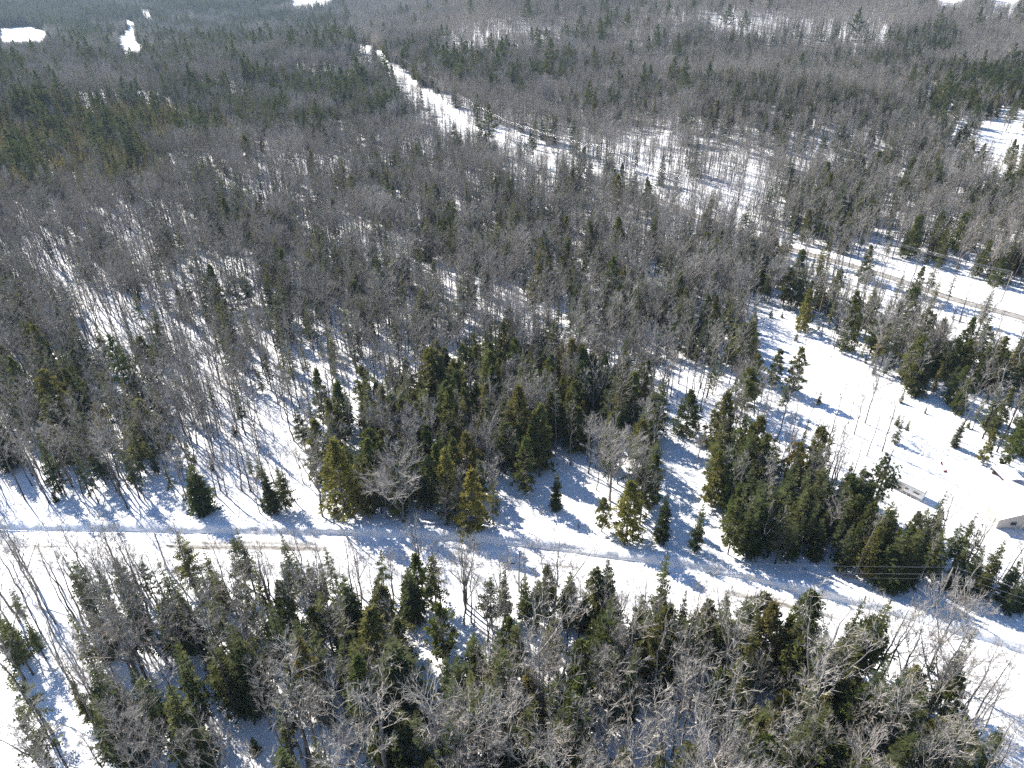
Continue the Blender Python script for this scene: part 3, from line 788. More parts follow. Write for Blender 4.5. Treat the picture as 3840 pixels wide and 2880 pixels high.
# trees that stand out: kind, form, foot (px, py), height m, width factor, look
HERO = [
 ('cedar_tree', 0, (1020, 1148), 15.6, 1.2, "bright olive pointed cedar at the road's far edge, beside blue shade"),
 ('cedar_tree', 1, (1352, 1165), 15.2, 1.25, "yellow-green cedar standing behind the road right of the shaded clearing"),
 ('cedar_tree', 0, (972, 1112), 17.0, .95, "tall olive cedar just behind the brightest roadside cedar"),
 ('cedar_tree', 2, (745, 1105), 18.5, 1.0, "large olive cedar at the left end of the green belt"),
 ('cedar_tree', 2, (700, 1035), 16.0, .9, "round green cedar beside the open snow strip"),
 ('cedar_tree', 3, (925, 1020), 13.0, .95, "dark lumpy cedar in the green belt left of centre"),
 ('cedar_tree', 2, (1120, 985), 19.0, .95, "tallest broad green cedar in the middle of the belt"),
 ('cedar_tree', 0, (1165, 1010), 17.0, 1.05, "broad cedar right of the tallest one in the belt"),
 ('cedar_tree', 4, (1375, 1010), 13.0, 1.15, "round-topped cedar left of the narrow snowy gap"),
 ('cedar_tree', 1, (1400, 1095), 14.0, 1.0, "dark green cedar beside the narrow snowy gap"),
 ('cedar_tree', 2, (1480, 935), 12.0, 1.2, "wide dark cedar at the head of the narrow snowy gap"),
 ('cedar_tree', 4, (1600, 900), 14.0, 1.2, "wide dark cedar left of the right clearing"),
 ('cedar_tree', 2, (1620, 1010), 14.0, 1.15, "broad olive cedar in the island right of the gap"),
 ('cedar_tree', 4, (1700, 1060), 13.0, 1.1, "mossy green cedar deep in the right island"),
 ('spruce_tree', 4, (440, 1102), 12.6, 1.25, "broad near-black spruce standing alone at the road's left"),
 ('spruce_tree', 5, (590, 1106), 11.5, .95, "dark full spruce right of the lone black one"),
 ('fir_tree', 1, (617, 1100), 11.0, 1.25, "grey-green ragged fir touching the dark full spruce"),
 ('spruce_tree', 2, (546, 1030), 8.5, .8, "small pointed spruce above the two roadside conifers"),
 ('spruce_tree', 6, (820, 985), 15.5, 1.0, "tall dark layered spruce behind the bare round maple"),
 ('maple_tree', 0, (873, 1133), 17.5, 1.15, "big round pale bare maple at the road's far edge"),
 ('spruce_tree', 0, (676, 915), 9.5, 1.0, "narrow black spire above the left cedar clump"),
 ('spruce_tree', 2, (1037, 815), 12.0, 1.05, "dark spruce spire in the middle woods"),
 ('spruce_tree', 5, (1425, 1170), 12.5, .85, "dark full spruce right of the yellow-green cedar"),
 ('spruce_tree', 2, (1500, 1190), 13.0, 1.1, "olive pointed spruce on the road's far edge, near the gap"),
 ('spruce_tree', 6, (1200, 1100), 10.0, .8, "spruce standing in the shaded roadside clearing"),
 ('pine_tree', 0, (290, 885), 21.0, .95, "big dark pine rising from the left bare woods"),
 ('pine_tree', 2, (1872, 1112), 15.5, 1.0, "large dark pine partly hiding the camper"),
 ('birch_tree', 0, (1642, 1196), 13.5, 1.1, "leaning white birch in front of the right island"),
 ('maple_tree', 1, (2004, 1448), 19.0, .85, "tall two-stemmed pale maple before the right road bend"),
 ('maple_tree', 2, (1530, 720), 15.5, .9, "pale round-crowned maple near the head of the right clearing"),
 ('maple_tree', 0, (1300, 800), 15.0, 1.0, "wide pale grey maple in the centre-right woods"),
 ('maple_tree', 3, (1390, 850), 15.5, 1.05, "pale many-limbed maple above the gap"),
 ('maple_tree', 1, (1235, 880), 14.5, .9, "pale fan-shaped maple above the green belt"),
 ('maple_tree', 0, (1320, 1560), 15.5, .95, "pale round bare maple low in the middle foreground"),
 ('maple_tree', 1, (1180, 1520), 15.0, .8, "grey fan-shaped maple below the road, centre"),
 ('birch_tree', 2, (845, 1530), 15.0, 1.1, "tall white forked birch low in the left-centre foreground"),
 ('birch_tree', 0, (1985, 1600), 15.0, 1.2, "bright white crooked birch in the lower right woods"),
 ('birch_tree', 2, (2100, 1600), 15.5, 1.0, "grey-white birch near the lower right corner"),
 ('cedar_tree', 2, (1535, 1555), 12.0, 1.1, "rounded olive cedar in the lower right woods"),
 ('cedar_tree', 4, (1830, 1590), 12.0, 1.15, "dark spreading cedar in the lower right woods"),
 ('cedar_tree', 0, (1930, 1560), 13.0, 1.1, "bright yellow-green cedar in the lower right woods"),
 ('cedar_tree', 2, (1985, 1650), 11.0, 1.15, "lime-tinged cedar beside the bright white birch"),
 ('spruce_tree', 5, (915, 1565), 9.5, .75, "small green spruce alone in foreground snow"),
 ('spruce_tree', 6, (240, 1420), 12.0, .9, "full dark spruce in the lower left woods"),
 ('spruce_tree', 1, (215, 1360), 17.0, 1.0, "tall black spire poking above the lower left treetops"),
 ('spruce_tree', 2, (200, 1560), 12.0, 1.0, "dark spire beside the lower left snow opening"),
 ('pine_tree', 3, (352, 1335), 13.5, .8, "short dark pine beside the left utility pole"),
 ('spruce_tree', 6, (890, 1340), 13.5, 1.0, "dark dense spruce edging the road below, left of centre"),
 ('cedar_tree', 3, (960, 1420), 13.0, 1.15, "dark shaggy cedar below the road left of the pole"),
 ('spruce_tree', 6, (1228, 1345), 12.5, .95, "dark full spruce jutting over the road, right of the pole"),
 ('spruce_tree', 5, (1257, 1362), 9.5, .9, "shorter dark spruce at the right flank of the jutting one"),
 ('bare_tree', 4, (333, 1360), 21.0, 1.0, "tall forked aspen reaching across the road at left"),
 ('bare_tree', 2, (245, 1335), 21.5, .9, "tall aspen with crown against the road bank, left"),
 ('bare_tree', 0, (275, 1395), 22.0, .95, "tall aspen left of the black spire, over the road"),
 ('bare_tree', 3, (180, 1345), 20.0, .9, "leaning aspen near the road's left end"),
 ('bare_tree', 5, (415, 1370), 18.5, 1.0, "knobbly aspen left of the left utility pole"),
 ('bare_tree', 1, (560, 1345), 18.0, .9, "thin aspen reaching over the road at left of centre"),
 ('bare_tree', 5, (640, 1350), 18.0, .9, "slender aspen right of the open road view"),
 ('bare_tree', 2, (1003, 1350), 18.5, .85, "forked bare tree left of the centre utility pole"),
 ('bare_tree', 0, (1018, 1345), 18.0, .9, "bare tree twin beside the forked one, by the pole"),
 ('bare_tree', 3, (1185, 1350), 15.5, .7, "straight bare tree right of the centre pole"),
 ('bare_tree', 4, (1336, 1372), 15.0, .8, "bare forked tree above the white road, right of centre"),
 ('bare_tree', 4, (1630, 1418), 17.5, .9, "bare forked tree beside the road's dirty patch"),
 ('bare_tree', 2, (1840, 1420), 16.0, .95, "gnarled bare tree leaning towards the right road bend"),
 ('spruce_tree', 4, (2075, 1290), 13.0, .8, "black spruce in the trio above the right road bend"),
 ('spruce_tree', 6, (2115, 1285), 14.0, .75, "tallest black spruce of the trio above the right bend"),
 ('spruce_tree', 5, (2045, 1272), 11.5, .8, "leftmost black spruce of the trio above the right bend"),
 ('spruce_tree', 2, (1958, 1236), 13.0, 1.0, "dark pointed spruce above the bank, left of the trio"),
 ('fir_tree', 1, (1992, 1250), 13.0, 1.0, "thin grey fir between the pointed spruce and the trio"),
 ('spruce_tree', 4, (2160, 1300), 11.0, .8, "short black spruce right of the trio"),
 ('spruce_tree', 5, (2195, 1318), 12.0, .85, "full black spruce at the right edge above the bend"),
 ('cedar_tree', 1, (1915, 1222), 9.5, .9, "olive cedar on the slope below the dark pine"),
 ('spruce_tree', 0, (1092, 1335), 13.0, 1.2, "dark spire just left of the centre utility pole"),
 ('spruce_tree', 2, (1133, 1342), 12.5, 1.2, "dark spruce hiding the foot of the centre pole"),
 ('fir_tree', 0, (1062, 1348), 12.0, 1.2, "ragged fir left of the spire by the centre pole"),
 ('fir_tree', 1, (1160, 1352), 12.0, 1.2, "ragged fir right of the centre pole's foot"),
 ('cedar_tree', 3, (1190, 1450), 12.0, 1.0, "green shaggy cedar in the middle foreground"),
 ('cedar_tree', 2, (1100, 1440), 12.0, .9, "olive cedar in the foreground below the centre pole"),
 ('fir_tree', 1, (1030, 1480), 13.0, 1.1, "sparse fir in the foreground left of the olive cedar"),
 ('cedar_tree', 0, (1370, 1420), 11.0, 1.1, "pointed olive cedar in the foreground right of centre"),
 ('fir_tree', 0, (690, 1325), 13.0, 1.2, "ragged fir by the road, left of the dense dark spruce"),
 ('pine_tree', 1, (640, 1395), 14.0, .7, "bluish pine in the foreground left of centre"),
 ('spruce_tree', 6, (2060, 965), 8.0, .85, "green spruce on the yard's back edge"),
 ('cedar_tree', 1, (2120, 1000), 9.0, .95, "olive cedar behind the yard ridge"),
 ('cedar_tree', 3, (2165, 1010), 10.5, .9, "tan-green cedar behind the yard ridge near the shed"),
 ('maple_tree', 2, (1868, 915), 17.5, .85, "tall bare maple standing in the right clearing"),
 ('bare_tree', 2, (1845, 938), 15.0, 1.1, "leaning forked tree in the middle of the right clearing"),
 ('bare_tree', 5, (1872, 985), 14.0, 1.1, "crooked thin tree low in the right clearing"),
 ('bare_tree', 0, (1724, 820), 15.0, 1.0, "single bare pole tree at the clearing's upper left"),
 ('bare_tree', 4, (1905, 975), 15.5, 1.0, "multi-stemmed bare tree right in the clearing"),
 ('bare_tree', 1, (1832, 915), 14.0, 1.0, "thin bare tree leaning in the upper clearing"),
 ('cedar_tree', 0, (1730, 715), 13.5, 1.0, "golden cedar at the upper edge of the right clearing"),
 ('cedar_tree', 4, (1840, 725), 11.0, 1.15, "dark cedar behind the right clearing"),
 ('pine_tree', 0, (905, 400), 18.0, .8, "lone green pine above the central woods"),
 ('pine_tree', 1, (925, 480), 16.0, .75, "yellow-green pine below the lone pine"),
 ('pine_tree', 2, (1145, 358), 16.0, .8, "dark pine standing against the snowy road corridor"),
 ('pine_tree', 0, (872, 290), 15.0, .8, "dark pine left of the road corridor"),
 ('pine_tree', 1, (800, 255), 16.0, .9, "green pine in the upper left woods near the corridor"),
 ('pine_tree', 2, (270, 440), 17.0, 1.0, "big yellow-green pine at the near side of the spruce stand"),
 ('pine_tree', 3, (455, 430), 16.0, .9, "pale green pine right of the spruce stand"),
 ('pine_tree', 2, (360, 350), 17.0, 1.0, "gold-green pine in the spruce stand"),
 ('pine_tree', 0, (90, 340), 18.0, .9, "tall pale pine at the left edge of the spruce stand"),
 ('spruce_tree', 4, (1805, 395), 17.0, .7, "tall black spruce among the right bare woods"),
 ('pine_tree', 1, (1441, 45), 19.0, .9, "flat-topped pine on the far ridge"),
 ('pine_tree', 3, (1373, 60), 16.0, 1.1, "round-headed pine on the far ridge left of the flat-topped one"),
 ('pine_tree', 2, (1910, 110), 18.0, .9, "round-headed pine below the far open hillside"),
]

def project_pt(p): return project(p[0], p[1], p[2])

def scatter_forest():
    D = .5; BOOST = dict(bare_tree=1.62, maple_tree=.9, birch_tree=1.0, spruce_tree=2.5, fir_tree=1.6, cedar_tree=1.45, pine_tree=1.3, sapling=1.3, young_conifer=1.3, balsam_tree=1.4)
    pts = []
    bands = [(35, 300, 1.0, 1.0), (300, 650, .9, 1.0), (650, 1150, .72, 1.12), (1150, 2100, .5, 1.2)]
    out = dict(x=[], y=[], k=[], s=[])
    for y0, y1, fd, fs in bands:
        xm = .80 * y1 + 25
        n = int((y1 - y0) * 2 * xm * D * fd)
        x = rng.uniform(-xm, xm, n); y = rng.uniform(y0, y1, n)
        keep = np.abs(x) < .78 * y + 22
        x, y = x[keep], y[keep]
        z = terrain(x, y)
        px, py, wd = project(x, y, z)
        keep = (py > -60) & (py < 1659 + 500) & (px > -330) & (px < 2212 + 330)
        x, y, z, px, py, wd = x[keep], y[keep], z[keep], px[keep], py[keep], wd[keep]
        dens = np.zeros((len(x), len(KINDS)))
        for poly, d in ZONES:
            m = inpoly(px, py, poly)
            dens[m] = np.array([d.get(k, 0.0) * BOOST[k] for k in KINDS])
        # groves: conifers gather in patches, and the wood thins and thickens
        c = wnoise(x, y, 17., 1); c2 = wnoise(x, y, 38., 2); c3 = wnoise(x, y, 6., 3)
        st = sm(250, 400, y) * wnoise(x, y, 60., 5)
        con = np.clip(1 + 1.9 * c, .08, 3.2) * np.clip(1 + 1.7 * st, .12, 2.6)
        dens[:, 0] *= np.clip(1 - .6 * st, .4, 1.5)
        for k in ('spruce_tree', 'pine_tree', 'fir_tree', 'cedar_tree'):
            dens[:, KINDS.index(k)] *= con
        dens[:, 0] *= 1 + .75 * sm(180, 380, y)
        dens[:, 0] *= np.clip(1 - .35 * c + .45 * c2 + .35 * c3, .25, 1.8)
        dens[:, 0] *= 1 - .32 * (1 - sm(62, 92, y))
        cum = np.cumsum(dens, 1)
        u = rng.uniform(0, D, len(x))
        ki = (u[:, None] > cum).sum(1)
        keep = ki < len(KINDS)
        x, y, z, px, py, ki = (a[keep] for a in (x, y, z, px, py, ki))
        h = np.array([MEANH[k] for k in KINDS])[ki] * np.clip(rng.normal(1, .16, len(x)), .6, 1.45) * fs
        h[ki == 0] *= 1 - .14 * sm(200, 420, y[ki == 0]); h[ki == 3] *= 1 + .10 * sm(200, 420, y[ki == 3])
        nr = 1 - sm(62, 92, y)                       # the tall stand on the camera side of the road
        h *= 1 + nr * np.array([.32, .15, .28, .22, .22, .12, .1, .2, .2, .1])[ki]
        # low spruce in the dense stand and on the flats at upper left
        low = inpoly(px, py, ZONES[3][0]) & (ki == KINDS.index('spruce_tree')); h[low] *= .82
        ok = np.ones(len(x), bool)
        for poly, pk in BARE_FEET:
            m = inpoly(px, py, poly); ok &= ~(m & (rng.random(len(x)) > pk))
        ylow = np.array([y for _, y in OPEN[0][0]])
        for poly, pk in OPEN:
            m = inpoly(px, py, poly)
            for fr in (.4, .8):
                qx, qy, _ = project(x, y, z + h * fr)
                m |= inpoly(qx, qy, poly)
            small = (ki == 7) | (ki == 8)
            ok &= ~(m & (rng.random(len(x)) > np.where(small & (y < 260), max(pk, .55), pk)))
        # the far road and the wires beside it stay clear
        L = R2[::4]; N = normals2(L)
        near = (y < 800)
        idx = np.where(near & ok)[0]
        for a in range(0, len(idx), 4000):
            ii = idx[a:a + 4000]
            d2 = (x[ii][:, None] - L[None, :, 0]) ** 2 + (y[ii][:, None] - L[None, :, 1]) ** 2
            j = d2.argmin(1)
            sd = (x[ii] - L[j, 0]) * N[j, 0] + (y[ii] - L[j, 1]) * N[j, 1]
            bad = (np.sqrt(d2.min(1)) < 18) & (sd > -6.) & (sd < 4.2)
            ok[ii[bad]] = False
        for nm, v in zip('xyks', (x, y, ki, h)): out[nm].append(v[ok])
    X, Y, K, Hh = (np.concatenate(out[c]) for c in 'xyks')
    # keep stems apart near the camera, and off the buildings and the chosen trees
    taken = {}
    heroes = [(ground(*h[2]), h) for h in HERO]
    order = np.argsort(Y)
    good = np.ones(len(X), bool)
    HX = np.array([[p[0], p[1]] for p, _ in heroes])
    HR = np.array([{'cedar_tree': 2.2, 'spruce_tree': 1.9, 'pine_tree': 2.6, 'maple_tree': 1.6}.get(h[0], 1.1) for _, h in heroes])
    for i in range(len(X)):
        if Y[i] > 420: continue
        if (((HX[:, 0] - X[i]) ** 2 + (HX[:, 1] - Y[i]) ** 2) < HR ** 2).any(): good[i] = False; continue
        md = (1.0, 2.0, 1.2, 1.3, 1.2, 1.9, 2.2, .7, .9, 1.2)[K[i]]
        cx, cy = int(X[i] // 2.5), int(Y[i] // 2.5)
        for a in (-1, 0, 1):
            for b in (-1, 0, 1):
                for (qx, qy, qd) in taken.get((cx + a, cy + b), ()):
                    if (qx - X[i]) ** 2 + (qy - Y[i]) ** 2 < ((md + qd) * .5) ** 2: good[i] = False
        if good[i]: taken.setdefault((cx, cy), []).append((X[i], Y[i], md))
    X, Y, K, Hh = X[good], Y[good], K[good], Hh[good]
    return X, Y, K, Hh, heroes

TX, TY, TK, TH, HEROES = scatter_forest()
print("trees:", len(TX), {k: int((TK == i).sum()) for i, k in enumerate(KINDS)})

NOUN = dict(bare_tree="bare hardwood", maple_tree="pale bare maple", birch_tree="white-barked birch", spruce_tree="dark spruce", fir_tree="grey-green fir",
            cedar_tree="olive green cedar", pine_tree="green pine", sapling="bare sapling", young_conifer="young conifer", balsam_tree="olive balsam fir")
GROUP = dict(bare_tree="bare hardwood trees of the forest", maple_tree="broad pale maples", birch_tree="white birches", spruce_tree="spruces of the forest", fir_tree="thin shaded firs",
             cedar_tree="cedars of the forest", pine_tree="pines rising above the forest", sapling="bare saplings in the snow", young_conifer="young conifers in the snow", balsam_tree="olive balsam firs")
CATEGORY = dict(bare_tree="tree", maple_tree="maple", birch_tree="birch", spruce_tree="spruce", fir_tree="fir", cedar_tree="cedar", pine_tree="pine", sapling="sapling", young_conifer="conifer", balsam_tree="fir")
LIMIT = dict(bare_tree=300, maple_tree=110, birch_tree=90, spruce_tree=230, fir_tree=210, cedar_tree=280, pine_tree=80, sapling=170, young_conifer=90, balsam_tree=60)
COLS = ["by the left edge", "well left", "left of centre", "near the centre", "right of centre", "well right", "by the right edge"]
ORD = ["first", "second", "third", "fourth", "fifth", "sixth", "seventh", "eighth", "ninth", "tenth", "eleventh", "twelfth", "thirteenth", "fourteenth", "fifteenth", "sixteenth"]
R1V = np.array(R1px, float)
def row_of(px, py):
    d = py - np.interp(px, R1V[:, 0], R1V[:, 1])
    if d > 330: return "along the bottom edge"
    if d > 210: return "in the foreground woods"
    if d > 40: return "beside the near road"
    if d > -110: return "just beyond the road"
    if d > -260: return "in woods beyond the road"
    if d > -420: return "deep in the middle woods"
    return "in the far woods"

def place_tree(kind, form, x, y, h, wf, rz, label, group=None):
    F = FORMS[kind][form]
    s = h / F['h']; sw = s * wf
    z = float(terrain(x, y))
    if kind in ('sapling', 'young_conifer'):
        o = link(kind, F['j'].data)
        o.location = (x, y, z); o.rotation_euler = (0, 0, rz); o.scale = (sw, sw, s)
    else:
        o = empty(kind, (x, y, z), rz, (sw, sw, s))
        link("trunk", F['t'], o); link("crown", F['c'], o)
    return tag(o, label, CATEGORY[kind], group)

def pick_form(kind, n):
    p = np.array([1.] * len(FORMS[kind]))
    if kind == 'spruce_tree': p[4:] = .3
    return rng.choice(len(p), n, p=p / p.sum())

def scatter_stuff(name, kind, X, Y, Hh, label):
    """all further trees of one kind as one mass"""
    n = len(X)
    if n == 0: return
    forms = FORMS[kind]
    me = bpy.data.meshes.new(name)
    Z = terrain(X, Y) - .05 - .0006 * Y
    me.from_pydata(np.stack([X, Y, Z], -1).tolist(), [], [])
    pid = pick_form(kind, n)
    rz = rng.uniform(0, 6.28, n)
    fh = np.array([f['h'] for f in forms])[pid]
    s = Hh / fh; wf = np.clip(rng.normal(1, .12, n), .7, 1.35)
    a = me.attributes.new("pid", 'INT', 'POINT'); a.data.foreach_set("value", pid.astype(np.int32))
    a = me.attributes.new("rz", 'FLOAT_VECTOR', 'POINT'); a.data.foreach_set("vector", np.stack([rng.normal(0, .025, n), rng.normal(0, .025, n), rz], -1).astype(np.float32).ravel())
    a = me.attributes.new("sc", 'FLOAT_VECTOR', 'POINT'); a.data.foreach_set("vector", np.stack([s * wf, s * wf, s], -1).astype(np.float32).ravel())
    o = link(name, me)
    g = bpy.data.node_groups.new(name + "_scatter", 'GeometryNodeTree')
    g.interface.new_socket("Geometry", in_out='INPUT', socket_type='NodeSocketGeometry')
    g.interface.new_socket("Geometry", in_out='OUTPUT', socket_type='NodeSocketGeometry')
    N, Lk = g.nodes, g.links
    gi = N.new("NodeGroupInput"); go = N.new("NodeGroupOutput"); jn = N.new("GeometryNodeJoinGeometry")
    def attr(nm, typ):
        q = N.new("GeometryNodeInputNamedAttribute"); q.data_type = typ; q.inputs[0].default_value = nm; return q.outputs[0]
    ap, ar, as_ = attr("pid", 'INT'), attr("rz", 'FLOAT_VECTOR'), attr("sc", 'FLOAT_VECTOR')
    for k, f in enumerate(forms):
        oi = N.new("GeometryNodeObjectInfo"); oi.inputs[0].default_value = f['j']; oi.inputs["As Instance"].default_value = True
        cp = N.new("FunctionNodeCompare"); cp.data_type = 'INT'; cp.operation = 'EQUAL'
        ii = [i for i in cp.inputs if i.type == 'INT']
        Lk.new(ap, ii[0]); ii[1].default_value = k
        ip = N.new("GeometryNodeInstanceOnPoints")
        Lk.new(gi.outputs[0], ip.inputs["Points"]); Lk.new(cp.outputs[0], ip.inputs["Selection"])
        Lk.new(oi.outputs["Geometry"], ip.inputs["Instance"]); Lk.new(ar, ip.inputs["Rotation"]); Lk.new(as_, ip.inputs["Scale"])
        Lk.new(ip.outputs[0], jn.inputs[0])
    Lk.new(jn.outputs[0], go.inputs[0])
    md = o.modifiers.new("scatter", 'NODES'); md.node_group = g
    tag(o, label, None, None, "stuff")

def plant():
    used = {}
    for p, (kind, form, pp, h, wf, label) in HEROES:
        o = place_tree(kind, form, p[0], p[1], h, wf, random.uniform(0, 6.28), label, GROUP[kind])
        if kind == 'cedar_tree' and any(q in label for q in ('bright', 'yellow-green', 'golden', 'lime', 'tall olive', 'large olive')):
            sl = [c for c in o.children if c.name.startswith('crown')][0].material_slots[0]
            sl.link = 'OBJECT'; sl.material = M['needle_golden']
        used[kind] = used.get(kind, 0) + 1
    Z = terrain(TX, TY)
    PX, PY, WD = project(TX, TY, Z)
    QX, QY, _ = project(TX, TY, Z + TH * .7)
    seen = ((PX > 5) & (PX < 2207) & (PY > 0) & (PY < 1655)) | ((QX > 10) & (QX < 2202) & (QY > 0) & (QY < 1640))
    masses = dict(bare_tree=("bare_forest", "bare grey hardwood forest reaching away to the far hills"), spruce_tree=("spruce_forest", "dark spruces scattered and massed through the far forest"),
                  fir_tree=("fir_understory", "thin grey-green firs under the bare trees"), cedar_tree=("cedar_growth", "further cedars thickening the woods"),
                  pine_tree=("pine_growth", "far pines showing above the bare forest"), maple_tree=("maple_growth", "further broad pale crowns in the woods"),
                  birch_tree=("birch_growth", "further white birches among the woods"), sapling=("sapling_brush", "bare brushy saplings between the trees"),
                  balsam_tree=("balsam_stand", "olive balsam firs massed at the left of the far woods"),
                  young_conifer=("conifer_brush", "small conifers scattered under the trees"))
    for ki, kind in enumerate(KINDS):
        idx = np.where(TK == ki)[0]
        size = TH[idx] / WD[idx] * seen[idx]
        order = idx[np.argsort(-size)]
        n = min(LIMIT[kind] - used.get(kind, 0), int(seen[idx].sum()))
        pick, rest = order[:n], order[n:]
        med = np.quantile(TH[pick], [.33, .67]) if len(pick) else (0, 0)
        recs = []
        nf = len(FORMS[kind])
        for i in pick:
            f = int(pick_form(kind, 1)[0])
            size_w = "short" if TH[i] < med[0] else ("tall" if TH[i] > med[1] else "mid-height")
            col = COLS[int(np.clip(PX[i] / 2212 * 7, 0, 6.99))]
            recs.append([f"{size_w} {FORMS[kind][f]['look']} {NOUN[kind]} {row_of(PX[i], PY[i])} {col}", PX[i], i, f])
        by = {}
        for q in recs: by.setdefault(q[0], []).append(q)
        for lab, qs in by.items():
            qs.sort(key=lambda q: q[1])
            for j, q in enumerate(qs):
                l = lab if len(qs) == 1 else f"{lab}, {ORD[min(j, 15)]} one"
                i = q[2]
                place_tree(kind, q[3], float(TX[i]), float(TY[i]), float(TH[i]), float(np.clip(rng.normal(1, .12), .75, 1.3)), float(rng.uniform(0, 6.28)), l, GROUP[kind])
        nm, lab = masses[kind]
        scatter_stuff(nm, kind, TX[rest], TY[rest], TH[rest], lab)
plant()

# ------------------------------------------------------------------ poles and wires
def make_pole(x, y, h, label, group, arm=False, rz=0.0):
    z = float(terrain(x, y))
    root = empty("utility_pole", (x, y, z), rz)
    b = MB(); b.tube([(0, 0, -.5), (0, 0, h * .5), (0, 0, h)], [.17, .145, .11], 9, cap=True)
    b.build("shaft", M['pole_wood'], root, True)
    if arm:
        b = MB(); b.box((0, .13, h - .45), (1.25, .06, .07)); b.build("crossarm", M['pole_wood'], root)
        for dx in (-1.15, -.1 + .35, 1.15):
            b = MB(); b.tube([(dx, .13, h - .39), (dx, .13, h - .3), (dx, .13, h - .2)], [.05, .07, .04], 7, cap=True); b.build("insulator", M['ceramic'], root, True)
        for sg in (-1, 1):
            b = MB(); b.tube([(sg * .8, .13, h - .5), (0, .12, h - 1.2)], [.025, .025], 4); b.build("brace", M['metal_grey'], root)
    else:
        b = MB(); b.tube([(0, 0, h), (0, 0, h + .12), (0, 0, h + .25)], [.05, .08, .05], 7, cap=True); b.build("insulator", M['ceramic'], root, True)
        for dz in (1.2, 2.4):
            b = MB(); b.box((0, -.17, h - dz), (.05, .07, .05)); b.build("bracket", M['metal_grey'], root)
    tag(root, label, "utility pole", group)
    return np.array([x, y, z + h])

def wire(name, pts, sag, rad, mat, label, cat, group):
    b = MB()
    P = []
    for a, c in zip(pts[:-1], pts[1:]):
        n = 14
        for i in range(n):
            t = i / n; P.append(a + (c - a) * t - np.array([0, 0, sag * 4 * t * (1 - t)]))
    P.append(pts[-1])
    b.tube(P, [rad] * len(P), 4)
    tag(b.build(name, M[mat], None, True), label, cat, group)

g1, g2, g3 = ground(363, 1233), ground(1121, 1276), ground(2018, 1315)
gl = g1 + (g1 - g2) * np.array([1, 1, 0]); gr = g3 + np.array([62, -30, 0])
tops = [make_pole(*gl[:2], 9.6, "weathered utility pole off the road's left end", "poles along the near road"),
        make_pole(*g1[:2], 9.5, "grey utility pole rising among the trees left of the road view", "poles along the near road"),
        make_pole(*g2[:2], 9.8, "pale utility pole at the road's middle with a dark cable box", "poles along the near road"),
        make_pole(*g3[:2], 10.3, "utility pole at the right beside the two-stemmed maple", "poles along the near road"),
        make_pole(*gr[:2], 10.0, "utility pole beyond the right road bend", "poles along the near road")]
wire("overhead_wire", [t + [0, 0, .25] for t in tops], 1.0, .022, 'wire_bare', "topmost bare wire strung along the near road", "wire", "wires along the near road")
wire("overhead_wire", [t + [0, -.22, -1.2] for t in tops], 1.0, .022, 'wire_bare', "middle bare wire strung along the near road", "wire", "wires along the near road")
wire("overhead_cable", [t + [0, -.22, -2.4] for t in tops], .9, .035, 'wire', "dark lowest cable strung along the near road", "cable", "wires along the near road")
def splice(a, c, f, label):
    d = unit(c - a); p = a + (c - a) * f - np.array([0, 0, .9 * 4 * f * (1 - f)]) - np.array([0, 0, .10])
    b = MB(); b.tube([p - d * .75, p - d * .62, p + d * .62, p + d * .75], [.05, .13, .13, .05], 8, cap=True)
    tag(b.build("cable_box", M['rubber'], None, True), label, "cable box", "boxes hung on the cable")
splice(tops[2] + [0, -.22, -2.4], tops[1] + [0, -.22, -2.4], .022, "black cable box hanging left of the middle pole")
splice(tops[1] + [0, -.22, -2.4], tops[2] + [0, -.22, -2.4], .035, "black cable box hanging right of the left pole")

L2 = R2 + normals2(R2) * -8.5
s2 = R2t
pv = np.array([project(p[0], p[1], float(terrain(p[0], p[1])))[:2] for p in L2])
i0 = int(np.argmin((pv[:, 0] - 1782) ** 2 + ((pv[:, 1] - 528) * 2) ** 2))
ftops = []; fdirs = []
NAMES2 = ["off the right edge", "near the right edge", "right of the road gap", "at the road gap", "behind the right woods", "left of the right woods", "by the snowy corridor", "halfway up the corridor",
          "beside the corridor's upper bend", "near the corridor's end", "at the corridor's far end", "beyond the corridor", "far beyond the corridor", "last beyond the corridor"]
dist0 = s2[i0]
stations = [dist0 + 62 * k for k in range(-3, 12)]
for k, d in enumerate(q for q in stations if 2 < q < s2[-1] - 5):
    i = int(np.searchsorted(s2, d))
    dv = unit(np.append(L2[min(i + 2, len(L2) - 1)] - L2[i - 2], 0))
    rz = math.atan2(dv[1], dv[0]) - math.pi / 2
    t = make_pole(L2[i, 0], L2[i, 1], 10.5, f"utility pole with crossarm {NAMES2[min(k, 13)]}, beside the sanded road", "poles along the sanded road", True, rz)
    ftops.append(t); fdirs.append(np.array([math.cos(rz), math.sin(rz), 0]))
for off, dz, nm in ((-1.15, -.2, "road-side"), (.25, -.2, "middle"), (1.15, -.2, "forest-side")):
    wire("overhead_wire", [t + d * off + [0, 0, dz] for t, d in zip(ftops, fdirs)], .8, .03, 'wire_bare', f"{nm} wire on the crossarms along the sanded road", "wire", "wires along the sanded road")
wire("overhead_cable", [t + d * .2 + [0, 0, -2.2] for t, d in zip(ftops, fdirs)], .9, .04, 'wire', "dark lower cable along the sanded road", "cable", "wires along the sanded road")

